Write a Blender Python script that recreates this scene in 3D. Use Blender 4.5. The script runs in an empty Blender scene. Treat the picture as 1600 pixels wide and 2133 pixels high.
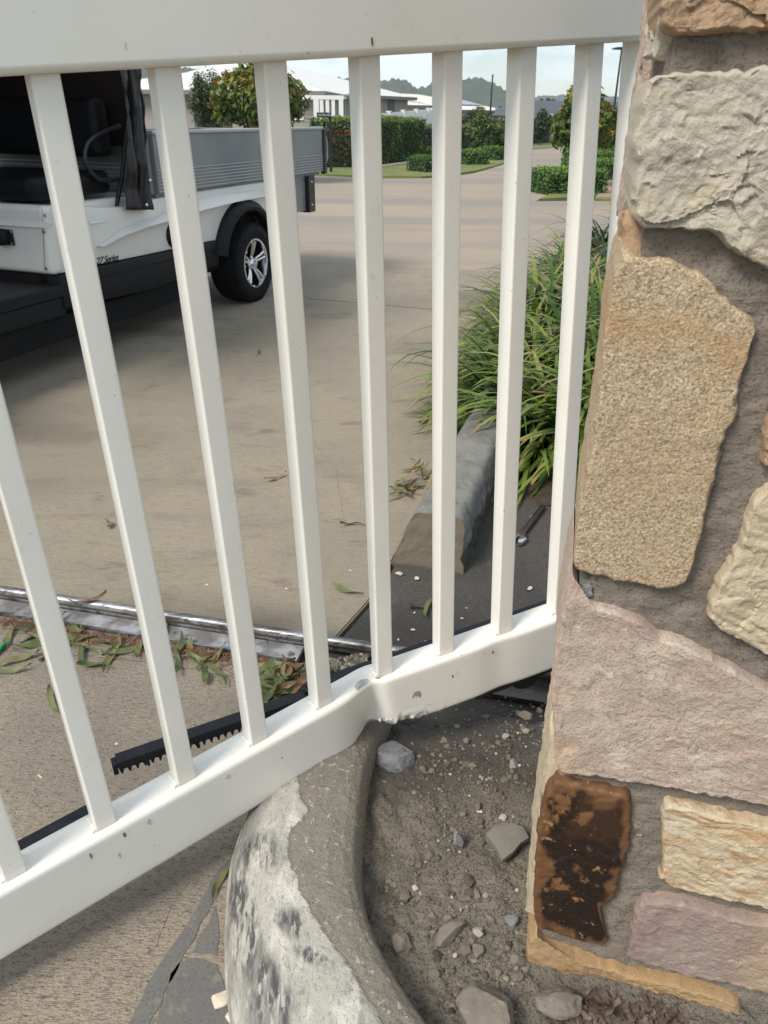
import bpy, bmesh, math, random
import numpy as np
from math import radians, sin, cos, pi, atan, sqrt
from mathutils import Vector, Matrix, noise as mnoise
random.seed(7); rng = np.random.default_rng(7)
sc = bpy.context.scene

# ------------------------------------------------------------------ camera, world, sun, exposure
H = 1.15                       # phone held at chest height
FPX, CX, CY = 1602., 800., 1066.5   # focal length in pixels of the 1600x2133 photograph
PITCH = atan((1066.5 - 238) / FPX); ROLL = radians(0.6)
_fw = np.array([0, cos(PITCH), -sin(PITCH)]); _u0 = np.array([0, sin(PITCH), cos(PITCH)]); _r0 = np.array([1., 0, 0])
_rt = _r0 * cos(ROLL) + _u0 * sin(ROLL); _up = -_r0 * sin(ROLL) + _u0 * cos(ROLL)
CAM = np.array([0, 0, H])
cd = bpy.data.cameras.new('camera'); co = bpy.data.objects.new('camera', cd); sc.collection.objects.link(co)
cd.sensor_fit = 'VERTICAL'; cd.sensor_height = 36; cd.sensor_width = 27; cd.lens = FPX / 2133 * 36
cd.clip_start = 0.02; cd.clip_end = 12000
cd.dof.use_dof = True; cd.dof.focus_distance = 1.5; cd.dof.aperture_fstop = 16
co.matrix_world = Matrix(((_rt[0], _up[0], -_fw[0], 0), (_rt[1], _up[1], -_fw[1], 0), (_rt[2], _up[2], -_fw[2], H), (0, 0, 0, 1)))
sc.camera = co
SUN_EL, SUN_AZ = 48., 230.     # azimuth clockwise from +Y: high on the left
w = bpy.data.worlds.new('World'); sc.world = w; w.use_nodes = True
nt = w.node_tree; nt.nodes.clear()
out = nt.nodes.new('ShaderNodeOutputWorld'); bg = nt.nodes.new('ShaderNodeBackground')
sky = nt.nodes.new('ShaderNodeTexSky'); sky.sky_type = 'NISHITA'; sky.sun_disc = False
sky.sun_elevation = radians(SUN_EL); sky.sun_rotation = radians(SUN_AZ); sky.dust_density = .6; sky.air_density = 1.0; sky.ozone_density = 1.5
tc = nt.nodes.new('ShaderNodeTexCoord'); mp = nt.nodes.new('ShaderNodeMapping'); mp.inputs['Scale'].default_value = (1, 1, 3.2)
cn = nt.nodes.new('ShaderNodeTexNoise'); cn.inputs['Scale'].default_value = 6.5; cn.inputs['Detail'].default_value = 7; cn.inputs['Roughness'].default_value = .6
cr = nt.nodes.new('ShaderNodeValToRGB'); cr.color_ramp.elements[0].position = .42; cr.color_ramp.elements[0].color = (.2,) * 3 + (1,); cr.color_ramp.elements[1].position = .60; cr.color_ramp.elements[1].color = (1, 1, 1, 1)
mx = nt.nodes.new('ShaderNodeMix'); mx.data_type = 'RGBA'; mx.inputs[7].default_value = (7.9, 8.5, 8.9, 1)
nt.links.new(tc.outputs['Generated'], mp.inputs['Vector']); nt.links.new(mp.outputs[0], cn.inputs['Vector']); nt.links.new(cn.outputs['Fac'], cr.inputs[0])
nt.links.new(cr.outputs[0], mx.inputs[0]); nt.links.new(sky.outputs[0], mx.inputs[6]); nt.links.new(mx.outputs[2], bg.inputs['Color'])
bg.inputs['Strength'].default_value = 0.084
nt.links.new(bg.outputs[0], out.inputs['Surface'])
sd = bpy.data.lights.new('sun', 'SUN'); sd.energy = 2.4; sd.angle = radians(20); sd.color = (1, .93, .83)
so = bpy.data.objects.new('sun', sd); sc.collection.objects.link(so)
_az = radians(SUN_AZ); _sv = Vector((sin(_az) * cos(radians(SUN_EL)), cos(_az) * cos(radians(SUN_EL)), sin(radians(SUN_EL))))
so.rotation_euler = _sv.to_track_quat('Z', 'Y').to_euler(); so.location = (-5, -5, 10)
sc.view_settings.view_transform = 'Standard'; sc.view_settings.look = 'None'; sc.view_settings.exposure = 0.74; sc.view_settings.gamma = 1
sc.view_settings.use_curve_mapping = False
sc.cycles.use_denoising = True
sc.cycles.max_bounces = 8; sc.cycles.diffuse_bounces = 4; sc.cycles.volume_bounces = 1

# ------------------------------------------------------------------ helpers
def ray(x, y):
    d = _rt * (x - CX) / FPX - _up * (y - CY) / FPX + _fw
    return d / np.linalg.norm(d)
def G(x, y, z=0.):             # where a line of sight meets the level z
    d = ray(x, y); return CAM + d * ((z - H) / d[2])
def D(x, y, Y):                # where it reaches the distance Y
    d = ray(x, y); return CAM + d * (Y / d[1])
def PL(x, y, P, n):            # where it meets a wall plane
    d = ray(x, y); return CAM + d * (((P - CAM) @ n) / (d @ n))
def nz(v, s=1., o=0.):
    return mnoise.noise(Vector((v[0] * s + o, v[1] * s + o * .7, v[2] * s - o)))
def fbm(v, s=1., o=0., n=4):
    a = 0; amp = 1
    for i in range(n):
        a += amp * nz(v, s, o + i * 7.3); s *= 2.1; amp *= .5
    return a
def unit(v): return v / np.linalg.norm(v)
def sstep(a, b, x):
    t = min(1, max(0, (x - a) / (b - a))); return t * t * (3 - 2 * t)
def tag(o, label=None, cat=None, group=None, kind=None):
    if label: o['label'] = label
    if cat: o['category'] = cat
    if group: o['group'] = group
    if kind: o['kind'] = kind
    return o
def link(name, me, mat=None, parent=None, smooth=True):
    o = bpy.data.objects.new(name, me); sc.collection.objects.link(o)
    if mat is not None and not me.materials: me.materials.append(mat)
    if smooth:
        me.shade_smooth() if smooth is True else me.set_sharp_from_angle(angle=radians(smooth))
    if parent is not None: attach(o, parent)
    return o
def attach(o, parent):
    o.parent = parent
    p = parent; M = Matrix.Identity(4); ch = []
    while p is not None: ch.append(p); p = p.parent
    for p in reversed(ch): M = M @ p.matrix_parent_inverse @ p.matrix_basis
    o.matrix_parent_inverse = M.inverted()
def mk(name, V, F, mat=None, parent=None, smooth=True, attrs=None):
    me = bpy.data.meshes.new(name); me.from_pydata([tuple(map(float, v)) for v in V], [], F); me.update()
    if attrs:
        for k, vals in attrs.items():
            dom = 'FACE' if len(vals) == len(F) and len(vals) != len(V) else 'POINT'
            a = me.attributes.new(k, 'FLOAT', dom); a.data.foreach_set('value', [float(x) for x in vals])
    return link(name, me, mat, parent, smooth)
def thing(name, loc, label, cat, group=None):
    e = bpy.data.objects.new(name, None); sc.collection.objects.link(e); e.location = tuple(map(float, loc)); e.empty_display_size = .1
    return tag(e, label, cat, group)
def wn(o):
    m = o.modifiers.new('weighted_normals', 'WEIGHTED_NORMAL'); m.weight = 90; m.keep_sharp = True; o.data.shade_smooth(); return o
def bm_obj(name, bm, mat=None, parent=None, smooth=True):
    bmesh.ops.recalc_face_normals(bm, faces=bm.faces)
    me = bpy.data.meshes.new(name); bm.to_mesh(me); bm.free(); return link(name, me, mat, parent, smooth)
def frame_box(name, O, X, Y, Z, lo, hi, mat, parent=None, bevel=0., seg=2, smooth=40):
    """a box between corner coordinates lo and hi in the frame O, X, Y, Z"""
    bm = bmesh.new(); vs = []
    for k in (0, 1):
        for j in (0, 1):
            for i in (0, 1):
                p = O + X * (lo[0], hi[0])[i] + Y * (lo[1], hi[1])[j] + Z * (lo[2], hi[2])[k]
                vs.append(bm.verts.new(tuple(map(float, p))))
    for f in ((0, 1, 3, 2), (4, 6, 7, 5), (0, 4, 5, 1), (2, 3, 7, 6), (0, 2, 6, 4), (1, 5, 7, 3)): bm.faces.new([vs[i] for i in f])
    bmesh.ops.recalc_face_normals(bm, faces=bm.faces)
    if bevel: bmesh.ops.bevel(bm, geom=bm.edges[:], offset=bevel, segments=seg, affect='EDGES', profile=.6)
    o = bm_obj(name, bm, mat, parent, smooth)
    return wn(o) if bevel else o
EX, EY, EZ = np.array([1., 0, 0]), np.array([0, 1., 0]), np.array([0, 0, 1.])
O0 = np.zeros(3)
def box(name, lo, hi, mat, parent=None, bevel=0., seg=2): return frame_box(name, O0, EX, EY, EZ, lo, hi, mat, parent, bevel, seg)
def prism(name, poly, dirv, mat, parent=None, bevel=0., seg=2, smooth=35):
    """3-D polygon extruded along dirv"""
    bm = bmesh.new(); dirv = np.array(dirv, float)
    a = [bm.verts.new(tuple(map(float, p))) for p in poly]; b = [bm.verts.new(tuple(map(float, np.array(p) + dirv))) for p in poly]
    n = len(poly); bm.faces.new(a); bm.faces.new(b[::-1])
    for i in range(n): bm.faces.new((a[i], b[i], b[(i + 1) % n], a[(i + 1) % n]))
    bmesh.ops.recalc_face_normals(bm, faces=bm.faces)
    if bevel: bmesh.ops.bevel(bm, geom=bm.edges[:], offset=bevel, segments=seg, affect='EDGES', profile=.6, clamp_overlap=True)
    return bm_obj(name, bm, mat, parent, smooth)
def tube_vf(pts, rad, n=8):
    pts = [np.array(p, float) for p in pts]; V = []; F = []
    rads = rad if hasattr(rad, '__len__') else [rad] * len(pts)
    t0 = pts[1] - pts[0]; ref = np.array([0, 0, 1.]) if abs(t0[2]) < .9 * np.linalg.norm(t0) else np.array([1., 0, 0])
    for i, p in enumerate(pts):
        t = pts[min(i + 1, len(pts) - 1)] - pts[max(i - 1, 0)]; t = t / (np.linalg.norm(t) + 1e-12)
        x = np.cross(t, ref); x /= np.linalg.norm(x) + 1e-12; y = np.cross(x, t); ref = y
        for j in range(n):
            a = 2 * pi * j / n; V.append(p + (x * cos(a) + y * sin(a)) * rads[i])
    for i in range(len(pts) - 1):
        for j in range(n):
            F.append((i * n + j, i * n + (j + 1) % n, (i + 1) * n + (j + 1) % n, (i + 1) * n + j))
    F.append(tuple(range(n - 1, -1, -1))); F.append(tuple(range((len(pts) - 1) * n, len(pts) * n)))
    return V, F
def tube(name, pts, rad, mat, parent=None, n=8):
    V, F = tube_vf(pts, rad, n); return mk(name, V, F, mat, parent, 50)
def lathe(name, prof, c, axis, mat, parent=None, n=40, smooth=35):
    """profile (r, h) turned about axis through c"""
    axis = np.array(axis, float); axis /= np.linalg.norm(axis); ref = np.array([0, 0, 1.]) if abs(axis[2]) < .9 else np.array([1., 0, 0])
    x = np.cross(axis, ref); x /= np.linalg.norm(x); y = np.cross(axis, x); V = []; F = []; m = len(prof)
    for j in range(n):
        a = 2 * pi * j / n
        for r, h in prof: V.append(c + (x * cos(a) + y * sin(a)) * r + axis * h)
    for j in range(n):
        k = (j + 1) % n
        for i in range(m - 1): F.append((j * m + i, j * m + i + 1, k * m + i + 1, k * m + i))
    return mk(name, V, F, mat, parent, smooth)
def rrect(a0, a1, b0, b1, r, q=3, sub=(1, 1, 1, 1)):
    """rounded rectangle outline, counter-clockwise, sides bottom/right/top/left cut into sub pieces"""
    P = []; cs = [(a1 - r, b0 + r, -90), (a1 - r, b1 - r, 0), (a0 + r, b1 - r, 90), (a0 + r, b0 + r, 180)]
    for i, (cx, cy, a) in enumerate(cs):
        for k in range(q + 1):
            t = radians(a + 90 * k / q); P.append((cx + r * cos(t), cy + r * sin(t)))
        nx = cs[(i + 1) % 4]; t = radians(nx[2]); e = (nx[0] + r * cos(t), nx[1] + r * sin(t)); s = P[-1]; m = sub[(i + 1) % 4]
        for k in range(1, m): P.append((s[0] + (e[0] - s[0]) * k / m, s[1] + (e[1] - s[1]) * k / m))
    return P
def loft(sections, closed=True, caps=True):
    V = []; F = []; n = len(sections[0])
    for s in sections: V += list(s)
    for i in range(len(sections) - 1):
        for j in range(n if closed else n - 1):
            k = (j + 1) % n; F.append((i * n + j, i * n + k, (i + 1) * n + k, (i + 1) * n + j))
    if caps: F.append(tuple(range(n - 1, -1, -1))); F.append(tuple(range((len(sections) - 1) * n, len(sections) * n)))
    return V, F

# ------------------------------------------------------------------ materials
GAIN = {'old_broomed_concrete': .92, 'driveway_concrete': .84, 'damp_apron_concrete': .62, 'pinkish_road_concrete': .76, 'footpath_concrete': .66, 'dry_grey_soil': .74, 'kerb_concrete': .90, 'kerb_grey_concrete': .72, 'rough_mortar': .70, 'stone_grey_white': .88, 'stone_speckled_tan': .88, 'stone_cream': .86, 'stone_pinkish': .95, 'stone_streaked_cream': .9, 'stone_mauve': .8, 'stone_golden': .78, 'stone_orange_tan': .78, 'white_render': .8, 'off_white_metal_roof': .85, 'black_powder_coat': .7}   # measured against daylight
def mat(name, base, rough=.6, layers=(), bump=(), metal=0., spec=.5, coat=0., transl=0., attr=None, gloss_noise=None):
    """layers: (kind, scale, lo, hi, colour[, stretch]); bump: (kind, scale, strength, distance[, stretch])"""
    m = bpy.data.materials.new(name); m.use_nodes = True; t = m.node_tree; N = t.nodes; L = t.links; N.clear()
    o = N.new('ShaderNodeOutputMaterial'); b = N.new('ShaderNodeBsdfPrincipled'); b.inputs['Roughness'].default_value = rough; b.inputs['Metallic'].default_value = metal
    b.inputs['Specular IOR Level'].default_value = spec; b.inputs['Coat Weight'].default_value = coat; b.inputs['Coat Roughness'].default_value = .12
    tcn = N.new('ShaderNodeTexCoord')
    def tex(kind, scale, st):
        mpn = N.new('ShaderNodeMapping'); mpn.inputs['Scale'].default_value = st or (1, 1, 1); L.new(tcn.outputs['Object'], mpn.inputs[0])
        if kind == 'noise' or kind == 'fine':
            n = N.new('ShaderNodeTexNoise'); n.inputs['Scale'].default_value = scale; n.inputs['Detail'].default_value = 6 if kind == 'noise' else 2; n.inputs['Roughness'].default_value = .62; L.new(mpn.outputs[0], n.inputs['Vector']); return n.outputs['Fac']
        if kind == 'vor':
            n = N.new('ShaderNodeTexVoronoi'); n.inputs['Scale'].default_value = scale; L.new(mpn.outputs[0], n.inputs['Vector']); return n.outputs['Distance']
        if kind == 'cell':
            n = N.new('ShaderNodeTexVoronoi'); n.inputs['Scale'].default_value = scale; L.new(mpn.outputs[0], n.inputs['Vector'])
            s = N.new('ShaderNodeSeparateColor'); L.new(n.outputs['Color'], s.inputs[0]); return s.outputs[0]
        if kind == 'wave':
            n = N.new('ShaderNodeTexWave'); n.inputs['Scale'].default_value = scale; n.inputs['Distortion'].default_value = 7; n.inputs['Detail'].default_value = 4; n.inputs['Detail Scale'].default_value = 1.6; L.new(mpn.outputs[0], n.inputs['Vector']); return n.outputs['Fac']
        n = N.new('ShaderNodeAttribute'); n.attribute_name = kind[1:]; return n.outputs['Fac']
    gn = GAIN.get(name, 1.)
    base = [c * gn for c in base]; layers = [tuple(list(l[:4]) + [tuple([c * gn for c in l[4][:3]] + list(l[4][3:]))] + list(l[5:])) for l in layers]
    col = None
    rgb = N.new('ShaderNodeRGB'); rgb.outputs[0].default_value = (*base, 1); col = rgb.outputs[0]
    for ly in layers:
        kind, scale, lo, hi, c = ly[:5]; st = ly[5] if len(ly) > 5 else None
        f = tex(kind, scale, st)
        mr = N.new('ShaderNodeMapRange'); mr.inputs['From Min'].default_value = lo; mr.inputs['From Max'].default_value = hi; mr.interpolation_type = 'SMOOTHSTEP'; L.new(f, mr.inputs[0])
        mxn = N.new('ShaderNodeMix'); mxn.data_type = 'RGBA'; mxn.inputs[7].default_value = (*c[:3], 1); fac = mr.outputs[0]
        if len(c) > 3:
            ml = N.new('ShaderNodeMath'); ml.operation = 'MULTIPLY'; ml.inputs[1].default_value = c[3]; L.new(fac, ml.inputs[0]); fac = ml.outputs[0]
        if len(ly) > 6:        # keep the layer inside a second mask
            k2, s2, l2, h2 = ly[6]; f2 = tex(k2, s2, None); m2 = N.new('ShaderNodeMapRange'); m2.inputs['From Min'].default_value = l2; m2.inputs['From Max'].default_value = h2; L.new(f2, m2.inputs[0])
            ml = N.new('ShaderNodeMath'); ml.operation = 'MULTIPLY'; L.new(fac, ml.inputs[0]); L.new(m2.outputs[0], ml.inputs[1]); fac = ml.outputs[0]
        L.new(fac, mxn.inputs[0]); L.new(col, mxn.inputs[6]); col = mxn.outputs[2]
    L.new(col, b.inputs['Base Color'])
    prev = None
    for bp in bump:
        kind, scale, strength, dist = bp[:4]; st = bp[4] if len(bp) > 4 else None
        bn = N.new('ShaderNodeBump'); bn.inputs['Strength'].default_value = strength; bn.inputs['Distance'].default_value = dist
        L.new(tex(kind, scale, st), bn.inputs['Height'])
        if prev is not None: L.new(prev, bn.inputs['Normal'])
        prev = bn.outputs[0]
    if prev is not None: L.new(prev, b.inputs['Normal'])
    if gloss_noise:
        s, r0, r1 = gloss_noise; mr = N.new('ShaderNodeMapRange'); mr.inputs['From Min'].default_value = .35; mr.inputs['From Max'].default_value = .65; mr.inputs['To Min'].default_value = r0; mr.inputs['To Max'].default_value = r1
        L.new(tex('noise', s, None), mr.inputs[0]); L.new(mr.outputs[0], b.inputs['Roughness'])
    sh = b.outputs[0]
    if transl:
        tr = N.new('ShaderNodeBsdfTranslucent'); L.new(col, tr.inputs['Color']); ms = N.new('ShaderNodeMixShader'); ms.inputs[0].default_value = transl; L.new(sh, ms.inputs[1]); L.new(tr.outputs[0], ms.inputs[2]); sh = ms.outputs[0]
    L.new(sh, o.inputs['Surface'])
    return m

M = {}
M['paint'] = mat('gate_paint', (.82, .80, .735), .38, [('noise', 3, .4, .75, (.70, .68, .62, .5)), ('noise', 30, .62, .75, (.6, .57, .5, .35)), ('fine', 330, .70, .74, (.22, .2, .17, .75), None, ('noise', 6, .42, .6)), ('fine', 45, .75, .77, (.34, .28, .2, .4), (1, 1, .4)), ('fine', 130, .74, .755, (.2, .17, .14, .6)),
    ('@dirt', 1, 0, 1, (.36, .29, .2, .8)), ('@scar', 1, .3, .6, (.33, .32, .31))], [('noise', 160, .05, .002)], spec=.45)
M['chip'] = mat('bare_metal_chip', (.42, .43, .46), .45, [('noise', 40, .4, .6, (.32, .33, .36))], metal=.4)
M['concrete_near'] = mat('old_broomed_concrete', (.335, .282, .215), .85, [('noise', 2.2, .35, .7, (.195, .172, .14, .85)), ('noise', 5, .55, .75, (.33, .26, .185, .5)), ('noise', 9, .6, .75, (.29, .19, .13, .45)), ('fine', 80, .50, .62, (.18, .15, .12, .6), (.8, 1.2, 1)), ('fine', 260, .56, .64, (.09, .07, .055, .6), (.8, 1.2, 1)), ('fine', 330, .57, .66, (.42, .37, .30, .45)), ('fine', 120, .62, .67, (.06, .048, .038, .7), (.5, 1.6, 1))],
    [('fine', 150, .8, .006, (.5, 1.6, 1)), ('noise', 380, .6, .004)])
M['concrete_drive'] = mat('driveway_concrete', (.345, .292, .212), .8, [('noise', .9, .42, .62, (.27, .235, .178, .7)), ('noise', 2.6, .46, .66, (.28, .24, .18, .7)), ('noise', 4.5, .58, .68, (.20, .185, .16, .6), (.5, 1.4, 1)), ('noise', 8, .58, .70, (.16, .125, .095, .7), (.6, 1.3, 1)), ('fine', 45, .5, .64, (.25, .21, .16, .5), (.6, 1.2, 1)), ('fine', 210, .56, .63, (.15, .12, .095, .6)), ('fine', 320, .57, .63, (.44, .38, .3, .5)), ('@wet', 1, 0, 1, (.085, .075, .062, .85))],
    [('fine', 120, .6, .005, (.35, 1.6, 1)), ('noise', 300, .5, .003)])
M['concrete_apron'] = mat('damp_apron_concrete', (.125, .112, .096), .8, [('noise', 3, .4, .7, (.085, .078, .07, .8)), ('noise', 14, .55, .72, (.17, .155, .13, .7)), ('fine', 160, .54, .62, (.05, .046, .042, .7)), ('@wet', 1, 0, 1, (.05, .046, .042, .9)), ('fine', 280, .63, .67, (.34, .31, .27, .6))], [('noise', 60, .8, .008), ('noise', 260, .9, .005)])
M['road'] = mat('pinkish_road_concrete', (.41, .335, .25), .85, [('noise', .5, .38, .62, (.34, .285, .225, .8)), ('noise', 1.6, .48, .66, (.44, .345, .25, .7), (.3, 1.6, 1)), ('noise', .16, .46, .58, (.28, .25, .22, .75), (.25, 2.4, 1)), ('fine', 30, .6, .72, (.3, .24, .19, .5))], [('fine', 60, .15, .005)])  # the widest stretched grey layer paints tree-shadow bands across the road
M['footpath'] = mat('footpath_concrete', (.45, .31, .215), .85, [('noise', 1.5, .4, .7, (.39, .28, .2))])
M['joint'] = mat('dark_joint', (.045, .04, .036), .9)
M['earth'] = mat('ground_soil', (.10, .085, .06), .95, [('noise', .3, .4, .6, (.085, .10, .045)), ('noise', 6, .4, .7, (.07, .06, .042))], [('noise', 20, .5, .02)])
M['soil'] = mat('dry_grey_soil', (.28, .248, .197), .95, [('noise', 6, .44, .68, (.18, .16, .128, .85)), ('noise', 28, .5, .7, (.35, .31, .25, .6)), ('fine', 240, .52, .62, (.09, .075, .058, .75)), ('fine', 380, .60, .66, (.36, .32, .26, .7)), ('@wet', 1, 0, 1, (.085, .076, .066, .85))], [('noise', 60, .7, .010), ('noise', 240, .7, .005)])
M['bedsoil'] = mat('garden_soil', (.045, .034, .024), .95, [('noise', 18, .4, .7, (.09, .055, .03))], [('noise', 50, .9, .02)])
M['kerb'] = mat('kerb_concrete', (.235, .215, .175), .85, [('noise', 4, .4, .7, (.19, .175, .145, .8)), ('noise', 60, .54, .7, (.32, .295, .245, .6)), ('fine', 240, .54, .62, (.14, .122, .098, .65)), ('fine', 90, .62, .67, (.5, .47, .42, .7)), ('noise', 9, .64, .74, (.3, .21, .13, .3)),
    ('@skim', 1, .4, .6, (.43, .415, .365)), ('noise', 11, .42, .62, (.27, .26, .235, .9), (1.2, .45, 1), ('@skim', 1, .4, .6)), ('noise', 19, .50, .62, (.60, .58, .52, .85), (1.2, .5, 1), ('@skim', 1, .4, .6)), ('fine', 150, .55, .63, (.2, .19, .17, .5), (1.4, .5, 1), ('@skim', 1, .4, .6)), ('noise', 20, .45, .56, (.18, .175, .168, .8), (1.5, .42, 1), ('@scuff', 1, .0, .7)), ('noise', 48, .48, .56, (.05, .05, .054, .9), (1.5, .42, 1), ('@scuff', 1, .25, 1.)), ('noise', 70, .58, .64, (.5, .48, .44, .7), (1.4, .5, 1), ('@scuff', 1, .1, .6)), ('fine', 70, .52, .66, (.07, .07, .073, .75), (2.0, .22, 1), ('@scuff', 1, .15, .9)), ('noise', 16, .56, .66, (.55, .53, .48, .7), (1.5, .5, 1), ('@scuff', 1, .1, .8)), ('@lip', 1, .3, .9, (.60, .58, .52))],
    [('noise', 90, .7, .005), ('noise', 320, .7, .003)])
M['kerb_b'] = mat('kerb_grey_concrete', (.27, .265, .235), .85, [('noise', 7, .4, .66, (.18, .175, .155, .85)), ('noise', 26, .52, .68, (.36, .35, .32, .6)), ('noise', 14, .56, .66, (.13, .125, .108, .6)), ('@cut', 1, .4, .6, (.215, .18, .135)), ('@moss', 1, .2, .9, (.035, .034, .028, .85)), ('fine', 200, .62, .7, (.11, .1, .085, .6))], [('noise', 80, .5, .005), ('noise', 300, .4, .002)])
M['mortar'] = mat('rough_mortar', (.31, .262, .215), .95, [('noise', 9, .42, .68, (.215, .178, .145, .8)), ('noise', 40, .5, .68, (.35, .30, .25, .6)), ('@low', 1, 0, 1, (.31, .265, .21, .8)), ('fine', 300, .55, .63, (.11, .088, .07, .6))], [('noise', 80, .6, .005, (.6, .6, 1.6)), ('noise', 300, .7, .003)])
def stone_mat(name, base, layers, bumps=None): return mat(name, base, .88, layers, bumps or [('noise', 110, .5, .004), ('noise', 300, .7, .003)], spec=.3)
M['st_orange'] = stone_mat('stone_orange_tan', (.46, .315, .2), [('noise', 12, .4, .7, (.52, .35, .215, .9)), ('noise', 30, .52, .72, (.33, .18, .09, .8)), ('fine', 300, .6, .7, (.25, .14, .08, .5)), ('noise', 7, .6, .74, (.55, .45, .33, .7))])
M['st_white'] = stone_mat('stone_grey_white', (.52, .465, .375), [('noise', 8, .4, .66, (.46, .415, .335, .9)), ('noise', 16, .52, .7, (.58, .48, .33, .7)), ('noise', 34, .55, .72, (.62, .59, .51, .8)), ('fine', 330, .6, .7, (.27, .245, .205, .55))])
M['st_speck'] = stone_mat('stone_speckled_tan', (.435, .33, .215), [('noise', 6, .45, .7, (.48, .35, .21, .9)), ('cell', 480, .58, .66, (.52, .41, .275, .9)), ('cell', 460, .22, .15, (.27, .19, .12, .8)), ('fine', 400, .56, .63, (.20, .142, .09, .7)), ('cell', 580, .86, .9, (.62, .52, .38, .9)), ('noise', 4, .5, .66, (.36, .25, .15, .35)), ('@rust', 1, 0, 1, (.42, .235, .1, .75))], [('fine', 300, .6, .003), ('noise', 60, .4, .004)])
M['st_cream'] = stone_mat('stone_cream', (.56, .465, .325), [('noise', 10, .4, .7, (.60, .50, .36, .9)), ('noise', 22, .55, .72, (.42, .32, .2, .7)), ('noise', 60, .58, .72, (.66, .59, .46, .7)), ('fine', 330, .62, .7, (.32, .25, .16, .5))])
M['st_pink'] = stone_mat('stone_pinkish', (.47, .375, .30), [('noise', 7, .42, .68, (.415, .315, .26, .9)), ('noise', 11, .50, .64, (.44, .30, .265, .8)), ('noise', 17, .52, .66, (.56, .46, .375, .8)), ('noise', 40, .54, .68, (.60, .51, .43, .7)), ('fine', 300, .54, .62, (.28, .2, .175, .6)), ('noise', 6, .56, .66, (.52, .37, .25, .7))])
M['st_dark'] = stone_mat('stone_ironstone', (.022, .013, .010), [('noise', 11, .50, .60, (.045, .022, .013, .9)), ('@rim', 1, .40, .72, (.135, .066, .03)), ('noise', 19, .57, .63, (.17, .085, .036), (1, 1, .7)), ('noise', 44, .60, .66, (.30, .17, .075)), ('fine', 260, .73, .75, (.55, .48, .38))], [('noise', 30, .6, .006), ('noise', 200, .4, .002)])
M['st_dark'].node_tree.nodes['Principled BSDF'].inputs['Roughness'].default_value = .5
M['st_streak'] = stone_mat('stone_streaked_cream', (.60, .49, .335), [('noise', 14, .45, .7, (.65, .56, .42, .9)), ('noise', 9, .50, .64, (.50, .31, .16, .8), (1, 1, 4.5)), ('noise', 18, .54, .63, (.33, .165, .075, .75), (1, 1, 5.5), ('noise', 5, .42, .6)), ('fine', 60, .58, .66, (.27, .13, .06, .6), (.6, .6, 3)), ('fine', 320, .62, .7, (.36, .27, .17, .45))])
M['st_mauve'] = stone_mat('stone_mauve', (.40, .305, .262), [('noise', 9, .46, .68, (.32, .212, .19, .85)), ('noise', 20, .55, .72, (.48, .37, .31, .8)), ('noise', 50, .58, .74, (.52, .43, .37, .6)), ('@right', 1, 0, 1, (.5, .37, .25, .9))])
M['st_gold'] = stone_mat('stone_golden', (.47, .305, .155), [('noise', 9, .42, .68, (.53, .37, .21, .9)), ('noise', 17, .55, .7, (.36, .195, .085, .8)), ('noise', 40, .58, .74, (.56, .42, .26, .7)), ('fine', 320, .62, .7, (.26, .16, .08, .5))])
M['st_chip'] = stone_mat('stone_chip_greygreen', (.20, .20, .18), [('noise', 40, .45, .65, (.30, .30, .27)), ('noise', 70, .6, .7, (.12, .09, .07))])
M['black_nylon'] = mat('black_nylon', (.012, .013, .016), .42, [('noise', 30, .5, .75, (.03, .03, .033, .7))], [('noise', 200, .15, .002)])
M['galv'] = mat('galvanised_steel', (.40, .41, .43), .5, [('noise', 25, .42, .62, (.24, .24, .245)), ('noise', 9, .48, .62, (.09, .085, .08, .9), (.3, 3, 1)), ('fine', 90, .54, .64, (.08, .07, .06, .8), (.2, 2, 1))], [('noise', 120, .25, .002, (.2, 2, 1))], metal=.85)
M['galv_dirty'] = mat('dirty_galvanised', (.20, .19, .18), .55, [('noise', 12, .4, .62, (.42, .42, .43)), ('noise', 30, .55, .7, (.08, .065, .05))], [('noise', 90, .4, .003)], metal=.5)
M['rust'] = mat('rusty_steel', (.13, .085, .06), .6, [('noise', 60, .4, .6, (.08, .06, .05)), ('noise', 25, .48, .6, (.26, .255, .25))], [('noise', 200, .4, .002)], metal=.5)
M['dark_steel'] = mat('dark_steel', (.09, .085, .08), .4, [('noise', 30, .5, .7, (.18, .12, .08))], metal=.8)
M['chrome'] = mat('bright_steel', (.72, .73, .75), .18, metal=1.)
M['cartwhite'] = mat('cart_white_plastic', (.72, .71, .67), .32, [('noise', 4, .45, .75, (.66, .64, .59, .6)), ('noise', 14, .62, .76, (.55, .5, .42, .4))], coat=.25)
M['cartblack'] = mat('cart_black_plastic', (.010, .011, .013), .5, [('noise', 40, .5, .7, (.017, .018, .02))], [('fine', 400, .2, .002)])
M['rubber'] = mat('tyre_rubber', (.009, .009, .010), .75, [('noise', 20, .5, .75, (.018, .016, .015))], [('noise', 120, .3, .003)])
M['seat'] = mat('black_vinyl', (.005, .005, .006), .45, bump=[('noise', 120, .2, .002)])
M['curtain'] = mat('black_curtain_vinyl', (.018, .016, .017), .22, [('noise', 6, .5, .7, (.03, .026, .026))])
M['brown_vinyl'] = mat('dark_brown_vinyl', (.022, .015, .012), .5, [('noise', 3, .4, .7, (.013, .010, .009))])
M['alu'] = mat('grey_anodised_aluminium', (.25, .26, .265), .45, [('noise', 2, .4, .7, (.19, .2, .21))], metal=.25)
M['alu_light'] = mat('light_aluminium', (.42, .43, .44), .4, metal=.3)
M['orange'] = mat('orange_webbing', (.75, .13, .02), .6)
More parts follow.
